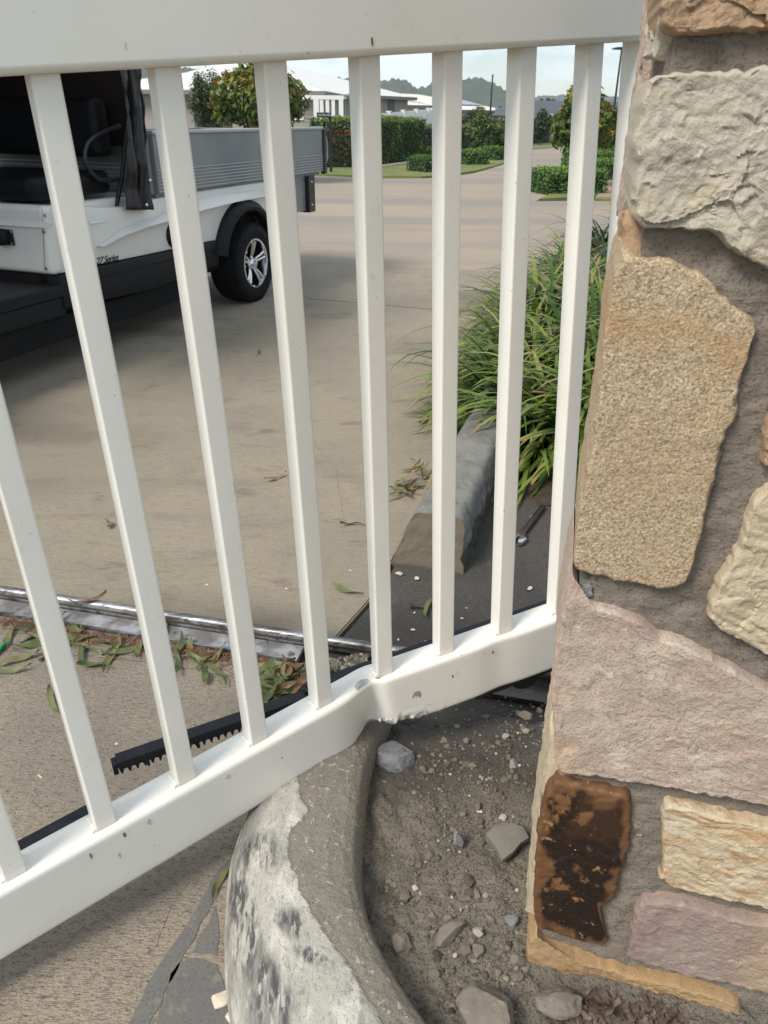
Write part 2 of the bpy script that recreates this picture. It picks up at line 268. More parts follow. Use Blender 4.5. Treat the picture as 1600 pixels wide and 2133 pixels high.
M['black_ink'] = mat('black_decal', (.012, .012, .013), .4)
M['gold_ink'] = mat('decal_shadow', (.30, .26, .19), .5)
M['steel_blk'] = mat('black_powder_coat', (.018, .02, .023), .35)
for _n, _s in (('cartblack', .18), ('seat', .15), ('rubber', .15), ('brown_vinyl', .1), ('black_nylon', .3), ('curtain', .35)): M[_n].node_tree.nodes['Principled BSDF'].inputs['Specular IOR Level'].default_value = _s
def leafmat(name, cols, tr=.25, rough=.45):
    m = bpy.data.materials.new(name); m.use_nodes = True; t = m.node_tree; N = t.nodes; L = t.links; N.clear()
    o = N.new('ShaderNodeOutputMaterial'); b = N.new('ShaderNodeBsdfPrincipled'); b.inputs['Roughness'].default_value = rough; b.inputs['Specular IOR Level'].default_value = .35
    a = N.new('ShaderNodeAttribute'); a.attribute_name = 'tint'; r = N.new('ShaderNodeValToRGB'); e = r.color_ramp.elements
    while len(e) < len(cols): e.new(.5)
    for i, (p, c) in enumerate(cols): e[i].position = p; e[i].color = (*c, 1)
    L.new(a.outputs['Fac'], r.inputs[0]); L.new(r.outputs[0], b.inputs['Base Color'])
    tn = N.new('ShaderNodeBsdfTranslucent'); L.new(r.outputs[0], tn.inputs[0]); ms = N.new('ShaderNodeMixShader'); ms.inputs[0].default_value = tr
    L.new(b.outputs[0], ms.inputs[1]); L.new(tn.outputs[0], ms.inputs[2]); L.new(ms.outputs[0], o.inputs[0]); return m
M['lf_strap'] = leafmat('strap_leaves', [(0, (.015, .038, .008)), (.3, (.062, .124, .018)), (.6, (.165, .235, .036)), (.88, (.32, .35, .085)), (.93, (.33, .27, .12)), (1, (.26, .17, .09))], .3, .35)
M['lf_strap_dark'] = leafmat('dark_strap_leaves', [(0, (.016, .032, .014)), (.5, (.04, .07, .026)), (.85, (.085, .11, .04)), (1, (.25, .16, .08))], .25, .35)
M['lf_magnolia'] = leafmat('magnolia_leaves', [(0, (.03, .055, .014)), (.42, (.085, .135, .024)), (.64, (.18, .21, .035)), (.78, (.30, .16, .03)), (1, (.30, .10, .022))], .25, .35)
M['lf_dark'] = leafmat('dark_green_leaves', [(0, (.018, .034, .014)), (.6, (.05, .082, .028)), (1, (.11, .145, .055))], .15)
M['lf_hedge'] = leafmat('hedge_leaves', [(0, (.022, .052, .011)), (.45, (.065, .125, .023)), (.8, (.14, .22, .036)), (1, (.24, .31, .06))], .25)
M['lf_red'] = leafmat('photinia_leaves', [(0, (.02, .03, .012)), (.45, (.055, .06, .02)), (.7, (.17, .04, .025)), (1, (.34, .04, .03))], .25)
M['lf_box'] = leafmat('box_hedge_leaves', [(0, (.03, .075, .013)), (.5, (.075, .165, .026)), (1, (.16, .27, .045))], .25)
M['lf_yel'] = leafmat('lime_leaves', [(0, (.06, .10, .015)), (1, (.20, .26, .03))], .25)
M['lf_mix'] = leafmat('mixed_shrub_leaves', [(0, (.032, .06, .017)), (.55, (.095, .145, .037)), (.9, (.19, .22, .065)), (1, (.19, .12, .045))], .2)
M['gum'] = leafmat('fallen_gum_leaves', [(0, (.055, .085, .028)), (.4, (.11, .135, .05)), (.65, (.20, .18, .085)), (.85, (.24, .15, .075)), (1, (.13, .07, .035))], .1, .5)
M['bark'] = mat('bark', (.12, .10, .08), .9, [('noise', 20, .4, .7, (.2, .17, .14))], [('noise', 40, .6, .01)])
M['barkchip'] = mat('bark_mulch', (.075, .05, .035), .9, [('noise', 40, .4, .7, (.17, .13, .1))], [('noise', 120, .5, .003)])
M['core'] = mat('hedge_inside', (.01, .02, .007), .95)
M['lawn'] = mat('lawn', (.15, .185, .05), .9, [('noise', 1.2, .4, .65, (.25, .23, .085, .8)), ('noise', 9, .45, .7, (.11, .15, .035, .7))], [('noise', 90, .8, .03)])
M['edging'] = mat('pale_edging', (.48, .42, .34), .85)
M['roofwhite'] = mat('off_white_metal_roof', (.74, .74, .72), .5, bump=[('wave', 2, .05, .01)])
M['roofcream'] = mat('cream_metal_roof', (.68, .65, .57), .55)
M['roofdark'] = mat('charcoal_roof', (.045, .052, .065), .55, [('noise', 1, .4, .7, (.06, .067, .08))])
M['wallwhite'] = mat('white_render', (.72, .70, .66), .7)
M['boards'] = mat('taupe_weatherboard', (.33, .30, .255), .7, [('noise', 2, .4, .7, (.30, .27, .23))], [('noise', 3, .2, .02, (.1, .1, 6))])
M['taupe'] = mat('taupe_trim', (.21, .185, .16), .6)
M['glass'] = mat('window_glass', (.05, .055, .06), .08, spec=.8)
M['garage'] = mat('grey_door', (.10, .09, .085), .6)
M['solar'] = mat('solar_panel', (.16, .165, .19), .25, coat=.5)
M['white'] = mat('white_paint', (.78, .78, .76), .5)
M['hill'] = mat('wooded_hill', (.035, .05, .022), .95, [('noise', .06, .4, .65, (.065, .078, .036)), ('noise', .3, .45, .7, (.02, .03, .014, .8)), ('noise', .02, .6, .7, (.12, .13, .07, .6))], [('noise', .35, 1, 2.)])
M['tan'] = mat('tan_cladding', (.34, .24, .13), .8)
M['rockblue'] = mat('blue_grey_rock', (.18, .184, .192), .85, [('noise', 25, .4, .66, (.25, .25, .258)), ('noise', 60, .5, .66, (.10, .104, .112)), ('noise', 9, .6, .72, (.20, .165, .125, .7))], [('noise', 120, .7, .004)])
M['rockgrey'] = mat('dusty_rock', (.19, .168, .135), .9, [('noise', 22, .4, .66, (.135, .115, .088)), ('noise', 60, .54, .7, (.25, .22, .18))], [('noise', 120, .7, .004)])
M['shard'] = mat('concrete_shard', (.155, .147, .122), .85, [('noise', 30, .4, .7, (.19, .178, .15)), ('noise', 12, .55, .7, (.15, .12, .09, .7))], [('noise', 160, .5, .002)])
M['chipwhite'] = mat('pale_stone_chip', (.56, .47, .37), .8, [('noise', 60, .4, .7, (.62, .55, .46))], [('noise', 160, .5, .002)])
M['pebble'] = leafmat('pebbles', [(0, (.06, .052, .042)), (.5, (.145, .125, .098)), (.85, (.21, .185, .15)), (1, (.42, .385, .33))], 0., .95)
M['needle'] = leafmat('rust_brown_debris', [(0, (.07, .028, .014)), (.6, (.15, .06, .028)), (1, (.25, .16, .08))], 0., .9)
M['green_plastic'] = mat('green_plastic', (.02, .30, .12), .3)

# ================================================================== THE SETTING
K = H / 1.42                   # early survey was in units of a 1.42 m eye height
def xy(p): return np.array([p[0], p[1]])
gv, gf = [], []
for i, x in enumerate((-2500, -300, -40, 40, 300, 2500)):
    for y in (-400, -20, 60, 400, 2600): gv.append((x, y, -.06))
for i in range(5):
    for j in range(4): a = i * 5 + j; gf.append((a, a + 5, a + 6, a + 1))
tag(mk('ground', gv, gf, M['earth'], smooth=False), kind='structure')

# wall axis: the track and the pillar face run the same way
TH = radians(-13); E1 = np.array([cos(TH), sin(TH), 0]); N1 = np.array([E1[1], -E1[0], 0])     # N1 points at the camera side
track_o = G(770, 1360)
def W(u, v, z=0.):             # u along the track, v away from the camera across it
    return track_o + E1 * u - N1 * v + EZ * z

def sheet(name, poly, mat_, parent=None, th=.10, bevel=.004, z=0., grid=0, wet=None):
    """a slab with real edges; the top is cut finely enough to carry a stain attribute"""
    bm = bmesh.new(); vs = [bm.verts.new((float(p[0]), float(p[1]), z)) for p in poly]; f = bm.faces.new(vs)
    if f.normal.z < 0: f.normal_flip()
    r = bmesh.ops.extrude_face_region(bm, geom=[f]); nv = [g for g in r['geom'] if isinstance(g, bmesh.types.BMVert)]
    bmesh.ops.translate(bm, vec=(0, 0, -th), verts=vs)
    bmesh.ops.recalc_face_normals(bm, faces=bm.faces)
    top = [e for e in bm.edges if all(v.co.z > z - .001 for v in e.verts)]
    if bevel: bmesh.ops.bevel(bm, geom=top, offset=bevel, segments=2, affect='EDGES')
    if grid:
        xs = [v.co.x for v in bm.verts]; ys = [v.co.y for v in bm.verts]
        for ax, lo, hi in ((0, max(min(xs), -3), min(max(xs), 2.2)), (1, max(min(ys), 0), min(max(ys), 6))):
            n = int((hi - lo) / grid)
            for i in range(1, n):
                co_ = [0, 0, 0]; no = [0, 0, 0]; co_[ax] = lo + (hi - lo) * i / n; no[ax] = 1
                fs = [f for f in bm.faces if f.normal.z > .9]; es = {e for f in fs for e in f.edges}; vv = {v for f in fs for v in f.verts}
                bmesh.ops.bisect_plane(bm, geom=list(vv) + list(es) + fs, plane_co=co_, plane_no=no)
    me = bpy.data.meshes.new(name); bm.to_mesh(me); bm.free()
    if wet is not None:
        a = me.attributes.new('wet', 'FLOAT', 'POINT'); a.data.foreach_set('value', [wet(v.co) for v in me.vertices])
    return link(name, me, mat_, parent, 30)

# near slab (camera side of the track), driveway slab beyond it, damp apron behind the pillar
crack_t, crack_b = G(770, 1253), G(688, 1345)
stubL = G(816, 1170)
jl, jr = G(650, 545), G(1130, 570)
jd = (jr - jl) / np.linalg.norm(jr - jl)
JL = jl - jd * 9; JR = jr + jd * .3
near = tag(sheet('driveway', [W(-7, -.078), W(-.13, -.078), G(700, 1500), G(655, 1600), G(600, 1750), G(560, 1900), G(560, 2100), G(600, 2300), W(.12, -2.6), W(-7, -2.6)], M['concrete_near'], bevel=.003), kind='structure')
M['smear'] = mat('grey_mortar_smear', (.125, .122, .116), .85, [('noise', 8, .4, .66, (.15, .145, .135, .8)), ('noise', 22, .58, .70, (.22, .19, .15, .6)), ('fine', 200, .56, .64, (.09, .085, .078, .7)), ('noise', 30, .66, .74, (.33, .31, .27, .6))], [('noise', 160, .5, .003)])
def blob(pts, seed, amp=.004):
    P = np.array([G(x, y)[:2] for x, y in pts]); n_ = 90; Q = np.vstack([P, P[:1]]); d_ = np.hypot(*np.diff(Q, axis=0).T); c_ = np.concatenate([[0], np.cumsum(d_)]); t_ = np.linspace(0, c_[-1], n_, endpoint=False)
    X_, Y_ = np.interp(t_, c_, Q[:, 0]), np.interp(t_, c_, Q[:, 1]); return [np.array([x + amp * nz((x, y, 0), 40, seed), y + amp * nz((x, y, 3), 40, seed), .0005]) for x, y in zip(X_, Y_)]
for i_, pts in enumerate(([(452, 1815), (478, 1790), (486, 1800), (430, 1905), (352, 2050), (310, 2140), (300, 2200), (235, 2200), (268, 2133), (318, 2035), (390, 1925)], [(352, 2030), (372, 2005), (410, 1997), (450, 2008), (466, 2040), (474, 2100), (482, 2200), (330, 2200), (325, 2130), (345, 2070)], [(440, 1915), (452, 1885), (458, 1940), (452, 1992), (425, 1990), (404, 1982), (410, 1955)])):
    prism('mortar_smear', blob(pts, i_), (0, 0, .0007), M['smear'], near)
def hairline(pts, wd, parent, seed, z=.0003):
    P = []
    for i_ in range(len(pts) - 1):
        a_, b_ = G(*pts[i_]), G(*pts[i_ + 1])
        for f_ in np.linspace(0, 1, 14)[:-1]: P.append(a_ + (b_ - a_) * f_)
    P = [p + np.array([.006 * fbm(p, 22, seed), .006 * fbm(p, 22, seed + 5), 0]) for p in P]; L_, R_ = [], []
    for i_, p in enumerate(P):
        t_ = unit(P[min(i_ + 1, len(P) - 1)] - P[max(i_ - 1, 0)]); n_ = np.array([-t_[1], t_[0], 0]); w2 = wd * (.4 + .8 * abs(nz(p, 60, seed))); L_.append(p + n_ * w2 + EZ * z); R_.append(p - n_ * w2 + EZ * z)
    V_ = L_ + R_; m_ = len(P); return mk('crack', V_, [(i_, i_ + 1, m_ + i_ + 1, m_ + i_) for i_ in range(m_ - 1)], M['joint'], parent, False)
hairline([(-40, 1352), (120, 1362), (290, 1378), (430, 1400), (520, 1416), (640, 1440)], .0012, near, 1)
hairline([(300, 1990), (330, 1960), (350, 1900), (395, 1830)], .0006, near, 2)
ga, gb_ = G(640, 622), G(985, 652); gdv = unit(gb_ - ga); gnv = np.array([-gdv[1], gdv[0], 0])
bed_dir = -N1
def stain_drive(c):
    p = np.array((c.x, c.y, 0)); r = p - track_o; u = r @ E1; v = -(r @ N1)
    a = sstep(.30, .0, v + .08 * nz((c.x, c.y, 0), 5)) * (.75 + .4 * nz((c.x, c.y, 0), 9, 3)) * sstep(-1.3, -.2, u)
    # dark tyre and oil patches further back
    for (px, py, rx, ry, s) in ((330, 690, .5, .16, .6), (120, 900, .6, .18, .45), (310, 930, .16, .05, .7), (430, 1010, .35, .1, .35), (560, 800, .35, .1, .25), (1010, 625, .45, .5, .6), (700, 660, .3, .12, .5), (870, 720, .3, .25, .35), (200, 1180, .6, .12, .3), (80, 1010, .3, .08, .4)):
        q = G(px, py); d = sqrt(((p[0] - q[0]) / rx) ** 2 + ((p[1] - q[1]) / ry) ** 2) + .6 * fbm((c.x, c.y, 1), 4)
        a = max(a, s * sstep(1.2, .2, d))
    return max(0, min(1, a))
drive = tag(sheet('driveway', [W(-7, .035), crack_b + E1 * -.004, crack_t + np.array([-.004, 0, 0]), stubL, stubL - N1 * 4.4 + E1 * .18, JR - jd * .1 - EY * .006, JL - EY * .006], M['concrete_drive'], grid=.09, wet=stain_drive), kind='structure')
hairline([(120, 800), (300, 830), (470, 850), (640, 900)], .0008, drive, 4); hairline([(640, 900), (700, 980), (720, 1100)], .0006, drive, 6)
prism('saw_cut', [p + EZ * .0004 for p in (ga, gb_, gb_ + gnv * .006, ga + gnv * .006)], (0, 0, .0008), M['joint'], drive)
def wet_apron(c):
    r = np.array((c.x, c.y, 0)) - track_o; u = r @ E1; v = -(r @ N1)
    return max(0, min(1, sstep(.34, .02, v + .1 * nz((c.x, c.y, 0), 6)) * (.9 + .4 * nz((c.x, c.y, 0), 8, 2))))
apron = tag(sheet('apron', [crack_b + E1 * .006, W(.4, .035), W(2.6, .035), W(2.6, .75), W(.9, .95), stubL - N1 * .55 + E1 * .2, stubL + E1 * .012, crack_t + np.array([.006, 0, 0])], M['concrete_apron'], z=-.004, grid=.06, wet=wet_apron), kind='structure')
tag(mk('joint_filler', [W(-7, -.12, -.022), W(3, -.12, -.022), W(3, 5, -.022), W(-9, 7.6, -.022)], [(0, 1, 2, 3)], M['joint'], smooth=False), kind='structure')
# road beyond the joint: sweeps away to the right
def poly_px(pts, z=0.): return [G(x, y, z) for x, y in pts]
road_poly = [JL + EY * .006, JR + EY * .006] + [G(1230, 520), G(1420, 500), G(1600, 480), G(1700, 440), G(1560, 421)] + poly_px([(1330, 416), (1240, 417), (1118, 419), (1165, 398), (1215, 360), (1235, 335), (1252, 322), (1262, 312), (1268, 304), (1240, 302), (1180, 308), (1105, 312), (1075, 330), (1045, 344), (990, 360), (930, 369), (880, 371.5), (780, 371), (660, 366), (560, 362), (380, 356), (200, 352)]) + [G(0, 350), JL + EY * 8]
tag(sheet('road', road_poly, M['road'], th=.08, bevel=0, z=-.002), kind='structure')
tag(sheet('road', poly_px([(1262, 310.5), (1275, 303), (1300, 300), (1400, 298), (1400, 294), (1280, 297), (1200, 299), (1100, 306), (1100, 311)]), M['road'], th=.08, bevel=0, z=-.004), kind='structure')
tag(sheet('footpath', poly_px([(1240, 413), (1420, 413), (1370, 340), (1330, 308), (1322, 304), (1312, 310), (1302, 328), (1268, 370)]), M['footpath'], th=.08, bevel=.01, z=.02), kind='structure')
tag(sheet('lawn', poly_px([(0, 347), (300, 353), (480, 359), (660, 365), (780, 370), (880, 370.5), (930, 368), (990, 359), (1043, 344.5), (1076, 329), (1040, 324), (960, 331), (900, 334), (800, 349), (680, 352), (400, 343), (0, 335)]), M['lawn'], th=.1, bevel=.02, z=.03), kind='structure')
tag(sheet('lawn', poly_px([(1118, 418.5), (1165, 397), (1215, 359), (1238, 331), (1256, 319), (1270, 309), (1308, 307), (1298, 330), (1266, 371), (1240, 412.5), (1170, 415)]), M['lawn'], th=.1, bevel=.02, z=.025), kind='structure')
tag(sheet('verge', poly_px([(1240, 418.5), (1240, 414), (1560, 414), (1560, 420)]), M['lawn'], th=.1, bevel=.01, z=.024), kind='structure')
tag(sheet('lawn', poly_px([(1095, 311.5), (1105, 305), (1200, 300.5), (1200, 303.5), (1150, 308)]), M['lawn'], th=.05, bevel=.01, z=.02), kind='structure')
tag(sheet('garden_edging', poly_px([(790, 352.5), (793, 350), (900, 334.5), (1030, 324.5), (1034, 326), (902, 336.5)]), M['edging'], th=.1, bevel=.01, z=.07), kind='structure')

# hills
def hill(name, pts, Y, depth, mat_, bump, ox):
    xs = np.array([p[0] for p in pts]); ys = np.array([p[1] for p in pts]); V = []; F = []
    n = 620; m = 26
    for i in range(n):
        x = xs[0] + (xs[-1] - xs[0]) * i / (n - 1); top = D(x, np.interp(x, xs, ys), Y)
        for j in range(m):
            t = j / (m - 1); p = np.array([top[0] * (1 - .1 * (1 - t)), Y - depth * (1 - t) ** 1.2, top[2] * sin(t * pi / 2) ** .8 - 2 * (1 - t)])
            b = bump * (.5 * fbm(p, 90 / Y, ox, 2) + 1.3 * abs(nz(p, 130 / Y, ox)) + .7 * abs(nz(p, 260 / Y, ox + 3)) - .4) * t
            V.append(p + np.array([0, -b * .5, b]))
    for i in range(n - 1):
        for j in range(m - 1): a = i * m + j; F.append((a, a + m, a + m + 1, a + 1))
    return tag(mk(name, V, F, mat_), kind='structure')
hill('hill', [(300, 140), (500, 150), (700, 165), (770, 172), (800, 170), (833, 168), (852, 176), (869, 190), (884, 186), (897, 178), (930, 168), (965, 168), (987, 164), (1008, 171), (1030, 179), (1043, 187), (1056, 199), (1080, 207), (1130, 216), (1200, 226), (1300, 232)], 620, 200, M['hill'], 3.0, 0)
hill('hill', [(700, 210), (1000, 204), (1090, 205), (1118, 202), (1145, 199), (1170, 200), (1197, 198), (1230, 203), (1270, 202), (1297, 201), (1330, 205), (1500, 212), (2000, 225)], 960, 160, M['hill'], 3.0, 5)

# ------------------------------------------------------------------ near kerb (curves past the gate) and the kerb beyond
inn = [(815, 1455), (775, 1560), (757, 1680), (752, 1800), (772, 1900), (820, 2000), (900, 2120), (1000, 2235), (1130, 2340)]
outp = [(618, 1478), (560, 1600), (520, 1700), (482, 1810), (472, 1900), (470, 1985), (474, 2070), (490, 2190), (520, 2330)]
I3 = [G(x, y, .118) for x, y in inn]; O3 = [G(x, y, 0) for x, y in outp]
def spl(P, t):
    n = len(P) - 1; s = t * n; i = min(int(s), n - 1); f = s - i
    p0, p1, p2, p3 = P[max(i - 1, 0)], P[i], P[i + 1], P[min(i + 2, n)]
    return .5 * (2 * p1 + (p2 - p0) * f + (2 * p0 - 5 * p1 + 4 * p2 - p3) * f * f + (3 * p1 - p0 - 3 * p2 + p3) * f ** 3)
prof = [(-.03, -.05), (-.012, -.004), (0, .012), (.04, .045), (.10, .075), (.2, .099), (.33, .113), (.48, .121), (.62, .125), (.76, .124), (.88, .119), (.95, .110), (.99, .094), (1.01, .07), (1.02, .02), (1.02, -.05)]
def pz(t):
    ts = [a for a, b in prof]; return float(np.interp(t, ts, [b for a, b in prof]))
crack = [(0, .36), (.12, .37), (.20, .40), (.265, .48), (.285, .54), (.30, .60), (.325, .545), (.36, .47), (.40, .475), (.46, .52), (.53, .55), (.60, .61), (.68, .68), (.78, .70), (.9, .66), (1, .6)]
cs = [a for a, b in crack]; cvv = [b for a, b in crack]
V = []; F = []; skim = []; scuff = []; lip = []
n, m = 300, 84
for i in range(n):
    s = i / (n - 1); o = spl(O3, s); q = spl(I3, s)
    for j in range(m):
        t = -.03 + 1.05 * (j / (m - 1)) ; p = o + (q - o) * t; p = np.array([p[0], p[1], pz(t) - .014 * sstep(.17, .05, s) * sstep(0, .2, t)])
        edge = np.interp(s, cs, cvv) + .022 * fbm((s * 30, t * 6, 0), 1.3) + .01 * nz((s * 160, t * 30, 0), 1)
        k = sstep(edge + .012, edge - .012, t) * sstep(.07, .12, s)
        p = p + EZ * (.0026 * k + .0016 * fbm(p, 26, 1) + .0008 * nz(p, 120)) * (1 if 0 < t < .97 else 0)
        cracky = abs((s - .325 - .012 * nz((t * 9, 0, 0), 1)) / .0022)
        if t > edge and cracky < 1: p = p - EZ * .0012 * (1 - cracky)
        V.append(p); skim.append(k)
        sc_ = 0
        for (cs_, ct, rs, rt_, st) in ((.20, .12, .14, .22, .62), (.42, .26, .08, .22, 1.15), (.50, .10, .16, .10, 1.1), (.64, .14, .18, .13, 1.5), (.82, .2, .14, .15, 1.2), (.62, .44, .06, .12, 1.25), (.70, .5, .035, .13, 1.), (.31, .08, .12, .12, .8), (.95, .3, .08, .2, .9)):
            d = sqrt(((s - cs_) / rs) ** 2 + ((t - ct) / rt_) ** 2); sc_ = max(sc_, st * sstep(1.15, .1, d))
        sm = .42 + .75 * fbm((s * 6, t * 18, 0), 1.7, 2, 5) + .55 * fbm((s * 9, t * 55, 0), 1.4, 5, 3)
        scuff.append(k * max(0, min(1, sc_ * (.75 + .5 * sm))))
        lip.append(k * sstep(.035, .004, edge - t) * sstep(.33, .42, s) * max(0, .5 + 1.2 * nz((s * 60, t * 40, 0), 1)))
for i in range(n - 1):
    for j in range(m - 1): a = i * m + j; F.append((a, a + 1, a + m + 1, a + m))
tag(mk('kerb', V, F, M['kerb'], attrs={'skim': skim, 'scuff': scuff, 'lip': lip}), kind='structure')

# kerb beyond the track with a sawn end
kA = stubL; kdir = (G(1025, 945, .1) - G(965, 1085, .1)); kdir[2] = 0; kdir /= np.linalg.norm(kdir); kx = np.array([kdir[1], -kdir[0], 0])
wb = float((G(970, 1188) - stubL) @ kx)
sec = [(0, -.04), (0, .0), (.010, .03), (.048, .135), (.056, .153), (.068, .163), (.13, .168), (.180, .164), (.194, .156), (.202, .135), (wb - .004, .03), (wb, -.04)]
sx = np.array([a for a, b in sec]); sz = np.array([b for a, b in sec]); tt = np.linspace(0, 1, 60)
cum = np.concatenate([[0], np.cumsum(np.hypot(np.diff(sx), np.diff(sz)))]); cum /= cum[-1]
V = []; F = []; cut = []; moss = []
n, m = 150, 60
lens = [0.0] + list(np.linspace(.003, .8, 110)) + list(np.linspace(.85, 5.2, 39))
for i in range(n):
    l = lens[i]
    for j in range(m):
        a = float(np.interp(tt[j], cum, sx)); b = float(np.interp(tt[j], cum, sz)); p = kA + kx * a + kdir * (l + (.10 * b if l < .05 else 0)) + EZ * b
        p = p + (kx * .004 + EZ * .002) * fbm(p, 20, 4) + kx * (.008 * fbm(p, 34, 9) if a > wb * .72 and b < .12 else 0)
        V.append(p); cut.append(1 if i == 0 else 0); moss.append(sstep(.12, .02, b + .05 * nz(p, 25)) * (1 if a > wb * .7 else .25))  # near-black towards the foot, strongest on the right-hand side
for i in range(n - 1):
    for j in range(m - 1): a = i * m + j; F.append((a, a + m, a + m + 1, a + 1))
# sawn face: fan of rings
c0 = len(V); mid = kA + kx * wb * .5 + EZ * .06 + kdir * .004
R = 14
for r in range(R + 1):
    f = r / R
    for j in range(m):
        p = V[j] * (1 - f) + mid * f; p = p + kdir * (.0035 * fbm(p, 30, 3) * (1 - abs(2 * f - 1) * .4) if r else 0) ; V.append(p); cut.append(1); moss.append(.5 * sstep(.02, -.01, p[2] + .01 * nz(p, 40)))
for r in range(R):
    for j in range(m): a = c0 + r * m + j; b = c0 + r * m + (j + 1) % m; F.append((a, a + m, b + m, b))
tag(mk('kerb', V, F, M['kerb_b'], attrs={'cut': cut, 'moss': moss}, smooth=40), kind='structure')

# ------------------------------------------------------------------ soil bed between kerb and pillar
V = []; F = []; wet = []
n, m = 230, 190
def soil_z(x, y):
    v = (x, y, 0); return .047 + .010 * fbm(v, 5, 2) + .007 * fbm(v, 20, 6) + .0042 * fbm(v, 62, 1, 3) + .003 * abs(nz(v, 110, 4)) + .0016 * nz(v, 260)
for i in range(n):
    s = -.10 + 1.1 * i / (n - 1); q = spl(I3, max(s, 0)); o = spl(O3, max(s, 0))
    if s < 0: dd = (I3[0] - I3[1]); q = q + dd * (-s) * 8; o = o + dd * (-s) * 8
    q = o + (q - o) * .93
    right = np.array([q[0] + 1.15, q[1] - .24, 0])
    for j in range(m):
        t = (j / (m - 1)) ** 1.35; p = q + (right - q) * t
        z = soil_z(p[0], p[1]); r = p - track_o; v_ = -(r @ N1)
        z = z * sstep(-.02, -.40, v_) - .012 * sstep(-.2, -.02, v_) + .02 * sstep(.12, 0, t) * (.4 + nz(p, 30))
        V.append((p[0], p[1], z)); wet.append(max(0, min(1, sstep(-.56, -.28, v_ + .16 * nz(p, 5)) * (.95 + .5 * nz(p, 12)))))
for i in range(n - 1):
    for j in range(m - 1): a = i * m + j; F.append((a, a + 1, a + m + 1, a + m))
tag(mk('soil_bed', V, F, M['soil'], attrs={'wet': wet}), kind='structure')
# garden bed behind
V = []; F = []
g0 = kA + kx * (wb + .005) + kdir * .5
n, m = 90, 60
for i in range(n):
    for j in range(m):
        p = g0 + kdir * (5.2 * i / (n - 1)) + kx * (2.2 * j / (m - 1)); V.append((p[0], p[1], .03 * sstep(0, .12, 5.2 * i / (n - 1)) + .02 * fbm(p, 4) + .012 * fbm(p, 22) - .008))
for i in range(n - 1):
    for j in range(m - 1): a = i * m + j; F.append((a, a + 1, a + m + 1, a + m))
tag(mk('garden_bed', V, F, M['bedsoil']), kind='structure')

# ================================================================== STONE PILLAR
PO = G(1095, 1990, .05)
pillar = thing('stone_pillar', (PO[0], PO[1], .03), 'tall gate pillar of mixed natural stones set in grey mortar at the right', 'pillar')
PD, PW, PH = .42, .62, 1.62
def PP(u, z, dz=0.): return np.array([PO[0], PO[1], 0]) + E1 * u + N1 * dz + EZ * z      # dz towards the camera
# mortar core
V = []; F = []; low = []
def mortar_pt(p, nrm): return p + nrm * (.0050 * fbm(p, 12, 3) + .0028 * fbm(p, 55, 8) + .0012 * fbm((p[0] * .4, p[1] * .4, p[2]), 150, 2))
nu, nv_ = 170, 420
def grid(o, a, b, nrm, na, nb):
    base = len(V)
    for i in range(na):
        for j in range(nb):
            p = o + a * i / (na - 1) + b * j / (nb - 1); q = mortar_pt(p, nrm * (1 if 0 < i < na - 1 and 0 < j < nb - 1 else 0)); V.append(q); low.append(sstep(.62, .40, p[2] + .1 * nz(p, 7)))
    for i in range(na - 1):
        for j in range(nb - 1): k = base + i * nb + j; F.append((k, k + nb, k + nb + 1, k + 1))
mo = PP(.009, -.05, -.0095)
grid(mo, E1 * (PW - .03), EZ * (PH + .05), N1, nu, nv_)
grid(mo - N1 * 0, -N1 * (PD - .04), EZ * (PH + .05), -E1, 50, 160)
grid(mo + E1 * (PW - .03), -N1 * (PD - .04), EZ * (PH + .05), E1, 12, 60)
grid(mo - N1 * (PD - .04), E1 * (PW - .03), EZ * (PH + .05), -N1, 12, 60)
mk('mortar_core', V, F, M['mortar'], pillar, attrs={'low': low})

def resample(poly, n):
    P = np.array(poly, float); Q = np.vstack([P, P[:1]]); d = np.hypot(*np.diff(Q, axis=0).T); c = np.concatenate([[0], np.cumsum(d)]); t = np.linspace(0, c[-1], n, endpoint=False)
    return np.stack([np.interp(t, c, Q[:, 0]), np.interp(t, c, Q[:, 1])], 1)
def chaikin(P, k=1, amt=.12):
    P = np.array(P, float)
    for _ in range(k):
        Q = np.roll(P, -1, 0); P = np.stack([P * (1 - amt) + Q * amt, P * amt + Q * (1 - amt)], 1).reshape(-1, 2)
    return P
def facet(v, sc_, seed):
    q = Vector((v[0] * sc_ + .35 * nz(v, sc_ * 1.4, seed), v[1] * sc_ * 1.25 + .35 * nz(v, sc_ * 1.4, seed + 5), seed * 1.7)); ds, ps = mnoise.voronoi(q); c = ps[0]; r = mnoise.cell_vector(c * 3.1 + Vector((seed, .3, .7)))
    return (q.x - c.x) * (r.x - .5) * 2.2 + (q.y - c.y) * (r.y - .5) * 2.2 + (r.z - .5) * .35
